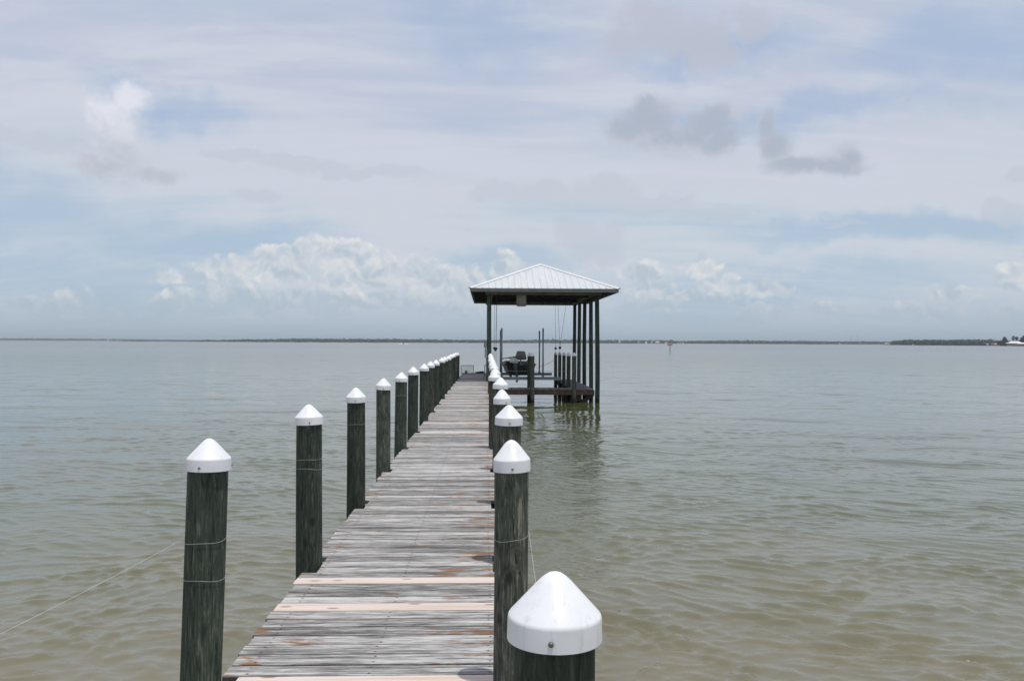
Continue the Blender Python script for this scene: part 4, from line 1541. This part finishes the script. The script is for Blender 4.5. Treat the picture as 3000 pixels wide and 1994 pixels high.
def wood(label, px0, px1, d0, d1, hfun, count, mat, seed, depth=120.0, lump=5.5):
    """a far wood that reads as one mass: hundreds of crowns along a shore"""
    rr = random.Random(seed)
    mb = MB()
    for k in range(count):
        q_ = (k + rr.random()) / count
        px = px0 + (px1 - px0) * q_
        d_ = d0 + (d1 - d0) * q_
        row = rr.random() ** 1.6
        x, y = ray_xy(px, d_ + 12 + row * depth)
        h = hfun(px) * rr.uniform(0.80, 1.05) * (0.86 + 0.16 * row)
        if rr.random() < 0.06:
            h *= 1.12
        w = lump * rr.uniform(0.7, 1.35)
        crown_lump(mb, x, y, h * 0.62, w, w, h * 0.40, rr)
        crown_lump(mb, x + rr.uniform(-3, 3), y - rr.uniform(0, 6), h * 0.30, w * 1.05, w, h * 0.34, rr)
    return tag(mb.build('shore_wood', M[mat]), label, 'wood', kind='stuff')


def land(px0, px1, d0, d1, depth, h, n=40, seed=1):
    rr = random.Random(seed)
    mb = MB()
    f0, t0, b0 = [], [], []
    for k in range(n + 1):
        q_ = k / n
        px = px0 + (px1 - px0) * q_
        d_ = d0 + (d1 - d0) * q_ + rr.uniform(-0.006, 0.006) * d0
        f0.append(ray_xy(px, d_) + (-0.5,))
        t0.append(ray_xy(px, d_ + 6) + (h * rr.uniform(0.7, 1.1),))
        b0.append(ray_xy(px, d_ + depth) + (h * 1.4,))
    m_ = n + 1
    fs = []
    for k in range(n):
        fs += [(k, k + 1, m_ + k + 1, m_ + k), (m_ + k, m_ + k + 1, 2 * m_ + k + 1, 2 * m_ + k)]
    mb.add(f0 + t0 + b0, fs)
    return tag(mb.build('far_shore', M['land'] if h < 2 else M['land']), kind='structure')


def ramp(pts):
    def fn(px):
        for (a, ha), (b_, hb_) in zip(pts, pts[1:]):
            if px <= b_:
                return ha + (hb_ - ha) * max(0, (px - a)) / (b_ - a)
        return pts[-1][1]
    return fn


land(-500, 760, 5200, 5200, 500, 1.0, seed=2)
wood('long blue line of far woods along the left horizon', -480, 730, 5200, 5200, ramp([(-480, 17), (200, 17), (330, 15), (480, 12), (700, 7)]), 420, 'wood_far', 12, 200, 8)
land(330, 780, 2500, 2300, 400, 0.8, seed=3)
wood('sparse low trees on the marshy spit left of centre', 560, 735, 2420, 2320, ramp([(560, 4.5), (600, 7), (640, 6), (680, 8), (735, 8.5)]), 58, 'wood_far', 13, 60, 3.2)
wood('thin low scrub at the tip of the marshy spit', 345, 560, 2500, 2430, ramp([(345, 1.2), (400, 2.2), (415, 4.4), (430, 4.4), (440, 2.2), (560, 2.6)]), 90, 'wood_far', 16, 30, 3.0)
land(690, 1560, 2250, 2300, 400, 0.8, seed=4)
wood('green woods along the far shore behind the pier', 715, 1560, 2250, 2300, ramp([(715, 8.5), (800, 9), (845, 11.0), (900, 11.5), (1150, 11.2), (1300, 10.2), (1450, 9.6), (1560, 9.8)]), 430, 'wood_far', 14, 120, 5.5)
land(1500, 2700, 2500, 2600, 500, 0.8, seed=5)
wood('blue green woods along the far shore right of the boathouse', 1500, 2660, 2500, 2600,
     ramp([(1500, 10.5), (1620, 12.2), (1750, 11), (1940, 11.6), (1990, 9.6), (2050, 10.2), (2130, 12.0), (2250, 11.4), (2400, 10.8), (2560, 11.0), (2660, 10)]), 620, 'wood_far', 15, 140, 5.5)
land(2590, 3250, 1560, 1150, 300, 0.7, seed=6)
wood('nearer green woods on the point at the right', 2615, 2925, 1540, 1330, ramp([(2615, 8.0), (2650, 10.8), (2750, 10.6), (2860, 10.8), (2900, 10.6), (2925, 9)]), 300, 'wood_near', 17, 70, 3.6)
wood('woods behind the houses at the right edge', 2925, 3260, 1310, 1180, ramp([(2925, 9), (2960, 7.5), (3000, 10), (3260, 11)]), 230, 'wood_near', 18, 60, 3.6)


# single trees on the point, each with its own trunk and crown
def leaf_clump(mb, c, r, n, size, rr):
    for _ in range(n):
        d_ = Vector((rr.gauss(0, 1), rr.gauss(0, 1), rr.gauss(0, 1))).normalized() * (rr.random() ** 0.45)
        p = Vector(c) + Vector((d_.x * r[0], d_.y * r[1], d_.z * r[2]))
        s = size * rr.uniform(0.6, 1.3)
        nrm = (d_ + Vector((rr.gauss(0, 0.6), rr.gauss(0, 0.6), rr.gauss(0.3, 0.6)))).normalized()
        a = nrm.cross(Vector((rr.random(), rr.random(), rr.random() + 0.1))).normalized()
        b_ = nrm.cross(a)
        mb.add([p + a * s, p + b_ * s * 0.7, p - a * s, p - b_ * s * 0.7], [(0, 1, 2, 3)])


def tree(name, px, d_, h, clumps, mat, label, seed, trunk_r=0.25):
    rr = random.Random(seed)
    x, y = ray_xy(px, d_)
    e_ = empty(name, (x, y, 0.4), label, 'tree', 'single trees on the right point', rz=-math.atan2(x, y))
    tr = MB()
    tr.tube([(0, 0, -0.5), (0.1, 0, h * 0.35), (0.25, 0, h * 0.65), (0.2, 0, h * 0.92)], [trunk_r, trunk_r * 0.8, trunk_r * 0.55, 0.06], 9)
    for (cx, cz, rx, rz) in clumps:
        tr.tube([(0.15, 0, max(h * 0.3, cz - 1.8)), (cx * 0.6, 0, cz - 0.6), (cx, 0, cz)], [trunk_r * 0.4, trunk_r * 0.25, 0.05], 6)
    tr.build('trunk', M['bark'], e_)
    cr = MB()
    for (cx, cz, rx, rz) in clumps:
        leaf_clump(cr, (cx, rr.uniform(-0.6, 0.6), cz), (rx, rx * 0.9, rz), int(130 * rx * rz), 0.42, rr)
    cr.build('crown', M[mat], e_)
    return e_


tree('broadleaf_tree', 2943, 1150, 12.4, [(0, 10.2, 2.2, 2.4), (0.3, 8.0, 3.4, 2.4), (-1.6, 5.6, 3.4, 2.6), (1.8, 5.4, 3.3, 2.6), (-2.6, 3.2, 3.2, 2.4), (1.0, 3.0, 3.4, 2.4), (3.4, 3.6, 2.6, 2.2)],
     'leaf_dark', 'round topped dark tree standing left of the white roofed shore house', 31, 0.32)
tree('broadleaf_tree', 2932, 1170, 7.5, [(-0.5, 5.4, 2.8, 2.0), (1.4, 4.2, 2.8, 2.2), (-2.4, 3.6, 2.6, 2.2), (0, 2.4, 3.4, 1.9)], 'leaf_dark',
     'low dark bushy tree at the left foot of the round topped tree', 32)
tree('pine_tree', 2969, 1175, 14.0, [(0.2, 13.2, 1.2, 0.9), (-0.9, 12.0, 1.4, 0.8), (1.2, 11.5, 1.3, 0.8), (-1.3, 10.0, 1.2, 0.9), (0.8, 9.4, 1.1, 0.8), (-0.5, 8.0, 1.3, 0.9)], 'leaf_pine',
     'tall open crowned pine rising behind the white roofed house', 33)
tree('pine_tree', 2978, 1185, 13.0, [(0.2, 12.0, 1.5, 1.0), (1.3, 10.6, 1.6, 1.0), (-0.8, 10.4, 1.3, 0.9), (0.4, 8.8, 1.8, 1.0)], 'leaf_pine', 'second pine close to the tall pine, a little shorter', 34)
tree('broadleaf_tree', 3003, 1170, 15.5, [(0, 12.6, 3.4, 2.4), (2.4, 10.8, 3.6, 2.6), (-2.8, 10.2, 3.2, 2.2), (-4.2, 7.6, 3.0, 2.2), (0.4, 7.8, 4.2, 2.8), (4.2, 7.4, 3.6, 2.6), (-1, 5, 4, 2.4)],
     'leaf_dark', 'big dark spreading tree cut by the right edge of the picture', 35, 0.4)


# houses on the far shores
def house(px, d_, w, dep, wall_h, roof_h, wall, roofm, label, group='houses along the far shore', z=0.8, windows=0):
    x, y = ray_xy(px, d_)
    e_ = empty('shore_house', (x, y, z), label, 'house', group, rz=-math.atan2(x, y))
    f = MB()
    f.box(-w / 2, w / 2, -dep / 2, dep / 2, -1.0, wall_h)
    wl = f.build('wall', M[wall], e_)
    f = MB()
    o_ = 0.5
    hx, hy = w / 2 + o_, dep / 2 + o_
    rl = max(0.2, w / 2 - dep * 0.45)
    z0 = wall_h + 0.02
    vs = [(-hx, -hy, z0), (hx, -hy, z0), (hx, hy, z0), (-hx, hy, z0), (-rl, 0, z0 + roof_h), (rl, 0, z0 + roof_h)]
    f.add(vs, [(0, 1, 5, 4), (1, 2, 5), (2, 3, 4, 5), (3, 0, 4), (3, 2, 1, 0)])
    f.build('roof', M[roofm], e_)
    for k in range(windows):
        cx = -w / 2 + w * (k + 0.5) / windows
        f = MB()
        f.box(cx - 0.7, cx + 0.7, -dep / 2 - 0.05, -dep / 2 - 0.01, wall_h * 0.28, wall_h * 0.75)
        f.build('window', M['glass'], e_)
    return e_


for (px, d_, w, dep, wh, rh, wa, rf, lab, zz, wn) in (
        (317, 5150, 9, 8, 5, 2.5, 'white', 'shingle', 'white speck of a house on the far blue left shore', 1, 0),
        (1815.5, 2490, 5.5, 6, 2.6, 1.2, 'white', 'whiteroof', 'single small white house in the woods nearest the boathouse posts', 3.4, 0),
        (1871, 2490, 4, 6, 2.4, 1, 'white', 'shingle', 'tiny grey roofed house at the left end of the cluster left of the sign', 3.4, 0),
        (1893, 2485, 7, 7, 2.6, 1.6, 'white', 'whiteroof', 'low white house by the water left of the tall cream house', 1.0, 0),
        (1909.5, 2490, 5.5, 6, 4.0, 1.4, 'cream', 'whiteroof', 'tall bright cream house, the brightest left of the sign', 1.6, 2),
        (1926, 2495, 14, 8, 2.4, 1.6, 'white', 'whiteroof', 'long white house right of the tall cream house', 2.9, 3),
        (1951, 2490, 7, 7, 2.0, 1.2, 'white', 'whiteroof', 'low white house seen just left of the warning sign', 1.2, 0),
        (1987, 2500, 3, 5, 1.8, 0.9, 'white', 'shingle', 'first of three tiny white huts right of the warning sign', 0.6, 0),
        (1993, 2500, 3, 5, 1.9, 0.9, 'white', 'shingle', 'middle of three tiny white huts right of the warning sign', 0.6, 0),
        (2001, 2500, 4, 5, 2.0, 1.0, 'white', 'whiteroof', 'last and brightest of three tiny white huts right of the warning sign', 0.6, 0),
        (2460, 2560, 4, 6, 1.6, 1.0, 'white', 'whiteroof', 'tiny white hut below the two radio masts', 0.6, 0),
        (2520, 2570, 5, 6, 1.8, 1.0, 'tan', 'shingle', 'dull tan hut right of the radio masts', 1.6, 0),
        (2596.5, 2540, 7, 7, 4.2, 1.2, 'white', 'whiteroof', 'bright white boxy house at the left end of the nearer woods', 1.4, 1),
        (2604.5, 2540, 4, 5, 2.0, 1.0, 'white', 'whiteroof', 'small white outbuilding right beside the bright boxy house', 1.0, 0),
        (2628, 1545, 9, 6, 1.6, 1.0, 'tan', 'tan', 'long low tan building at the start of the nearer woods', 0.8, 0),
        (2893, 1320, 4, 5, 2.2, 1.0, 'tan', 'shingle', 'small grey tan house left of the red house on the right point', 0.5, 0),
        (2909, 1305, 5.5, 6, 2.4, 1.2, 'redwall', 'redwall', 'brick red house under the woods on the right point', 0.5, 1),
        (2917, 1295, 3.5, 5, 2.4, 0.9, 'redwall', 'whiteroof', 'narrow white roofed house right of the brick red house', 0.5, 0),
        (2925, 1285, 4, 5, 2.3, 0.9, 'redwall', 'whiteroof', 'white roofed red house at the foot of the dark round tree', 0.5, 0),
        (2997, 1085, 14, 9, 2.4, 1.6, 'redwall', 'whiteroof', 'white roofed house cut by the right edge of the picture', 0.8, 3)):
    house(px, d_, w, dep, wh, rh, wa, rf, lab, z=zz, windows=wn)

# the large shore house with two white roof levels
x, y = ray_xy(2970, 1100)
bigh = empty('shore_house', (x, y, 0.8), 'large shore house with two tiers of white roof beside the dark round tree', 'house', 'houses along the far shore', rz=-math.atan2(x, y))
f = MB()
f.box(-7.5, 7.8, -4, 4, -1, 3.0)
f.build('wall', M['tan'], bigh)
for (x0, x1, y0, z0, rh) in ((-9.6, 8.2, -5.0, 3.05, 1.3), (-6.8, 9.2, -2.0, 3.9, 1.7)):
    f = MB()
    xc = (x0 + x1) / 2
    w = (x1 - x0)
    f.add([(x0, y0, z0), (x1, y0, z0), (x1, 4.6, z0 + 0.01), (x0, 4.6, z0 + 0.01), (xc - w * 0.28, 0.6, z0 + rh), (xc + w * 0.28, 0.6, z0 + rh)],
          [(0, 1, 5, 4), (1, 2, 5), (2, 3, 4, 5), (3, 0, 4), (3, 2, 1, 0)])
    f.build('roof', M['whiteroof'], bigh)
for k in range(5):
    f = MB()
    cx = -6 + k * 3
    f.box(cx - 0.8, cx + 0.8, -4.06, -4.01, 0.7, 2.3)
    f.build('window', M['glass'], bigh)
f = MB()
f.box(-2.2, 3.2, -4.9, -4.07, 1.5, 1.7)
f.build('porch_roof', M['whiteroof'], bigh)


# little white boats along the shore
def shore_boat(px, d_, w, h, label, sail=False):
    x, y = ray_xy(px, d_)
    e_ = empty('moored_boat', (x, y, 0), label, 'boat', 'small white boats off the far shores', rz=-math.atan2(x, y))
    f = MB()
    vs = []
    for (xx, b_, z0, z1) in ((-w / 2, 0.9, 0.1, h * 0.5), (0, 1.1, -0.2, h * 0.45), (w / 2, 0.15, 0.2, h * 0.62)):
        vs += [(xx, -b_, z1), (xx, -b_ * 0.7, z0), (xx, b_ * 0.7, z0), (xx, b_, z1)]
    fs = []
    for i in range(2):
        for k in range(4):
            k2 = (k + 1) % 4
            fs.append((i * 4 + k, i * 4 + 4 + k, i * 4 + 4 + k2, i * 4 + k2))
    fs += [(0, 1, 2, 3), (11, 10, 9, 8)]
    f.add(vs, fs)
    f.build('hull', M['white'], e_)
    f = MB()
    f.box(-w * 0.25, w * 0.12, -0.6, 0.6, h * 0.44, h)
    f.build('cabin', M['white'], e_)
    if sail:
        f = MB()
        f.add([(-1.8, 0, h), (1.2, 0, h), (0.9, 0, h + 4.5), (-1.8, 0.05, h), (1.2, 0.05, h), (0.9, 0.05, h + 4.5)], [(0, 1, 2), (5, 4, 3), (0, 3, 4, 1), (1, 4, 5, 2), (2, 5, 3, 0)])
        f.build('sail', M['white'], e_)


shore_boat(343, 2480, 3.2, 1.6, 'white boat with a small sail off the tip of the marshy spit', True)
shore_boat(350, 2470, 3.0, 1.2, 'tiny white boat right beside the small sailboat off the spit')
shore_boat(2171, 2460, 4.4, 1.9, 'lone tiny white boat in mid distance between the sign and the masts')
shore_boat(2573, 2200, 3.6, 1.7, 'tiny white boat left of the bright boxy house')
shore_boat(2675, 1480, 3.6, 1.3, 'tiny white boat in front of the nearer woods on the right')

# two radio masts
for px, ht, lab in ((2493, 44, 'left and taller looking of two faint radio masts above the far woods'), (2512, 41, 'right one of two faint radio masts above the far woods')):
    x, y = ray_xy(px, 3000)
    e_ = empty('radio_mast', (x, y, 0), lab, 'mast', 'radio masts above the far woods')
    f = MB()
    for k in range(3):
        a = 2 * math.pi * k / 3
        f.tube([(0.45 * math.cos(a), 0.45 * math.sin(a), 0), (0.45 * math.cos(a), 0.45 * math.sin(a), ht)], 0.11, 5)
    for k in range(30):
        z = ht * k / 30
        for j in range(3):
            a, b_ = 2 * math.pi * j / 3, 2 * math.pi * (j + 1) / 3
            f.tube([(0.45 * math.cos(a), 0.45 * math.sin(a), z), (0.45 * math.cos(b_), 0.45 * math.sin(b_), z + ht / 30)], 0.06, 4)
    f.build('lattice', M['steel'], e_)

# ------------------------------------------------------------------ haze
hz = MB()
hz.box(-9500, 9500, -9500, 9500, -5.0, 52.0)
hm = bpy.data.materials.new('haze air')
hm.use_nodes = True
nt = hm.node_tree
for nd in list(nt.nodes):
    nt.nodes.remove(nd)
out = nt.nodes.new('ShaderNodeOutputMaterial')
pv = nt.nodes.new('ShaderNodeVolumePrincipled')
pv.inputs['Color'].default_value = (0.68, 0.765, 0.84, 1)
pv.inputs['Density'].default_value = 0.00014
pv.inputs['Anisotropy'].default_value = 0.0
nt.links.new(pv.outputs[0], out.inputs['Volume'])
ho = hz.build('haze', hm)
tag(ho, kind='stuff')

# ------------------------------------------------------------------ view
S.view_settings.view_transform = 'Standard'
S.view_settings.look = 'None'
S.view_settings.exposure = 0.0
S.view_settings.gamma = 1.0
S.cycles.max_bounces = 8
S.cycles.volume_bounces = 0
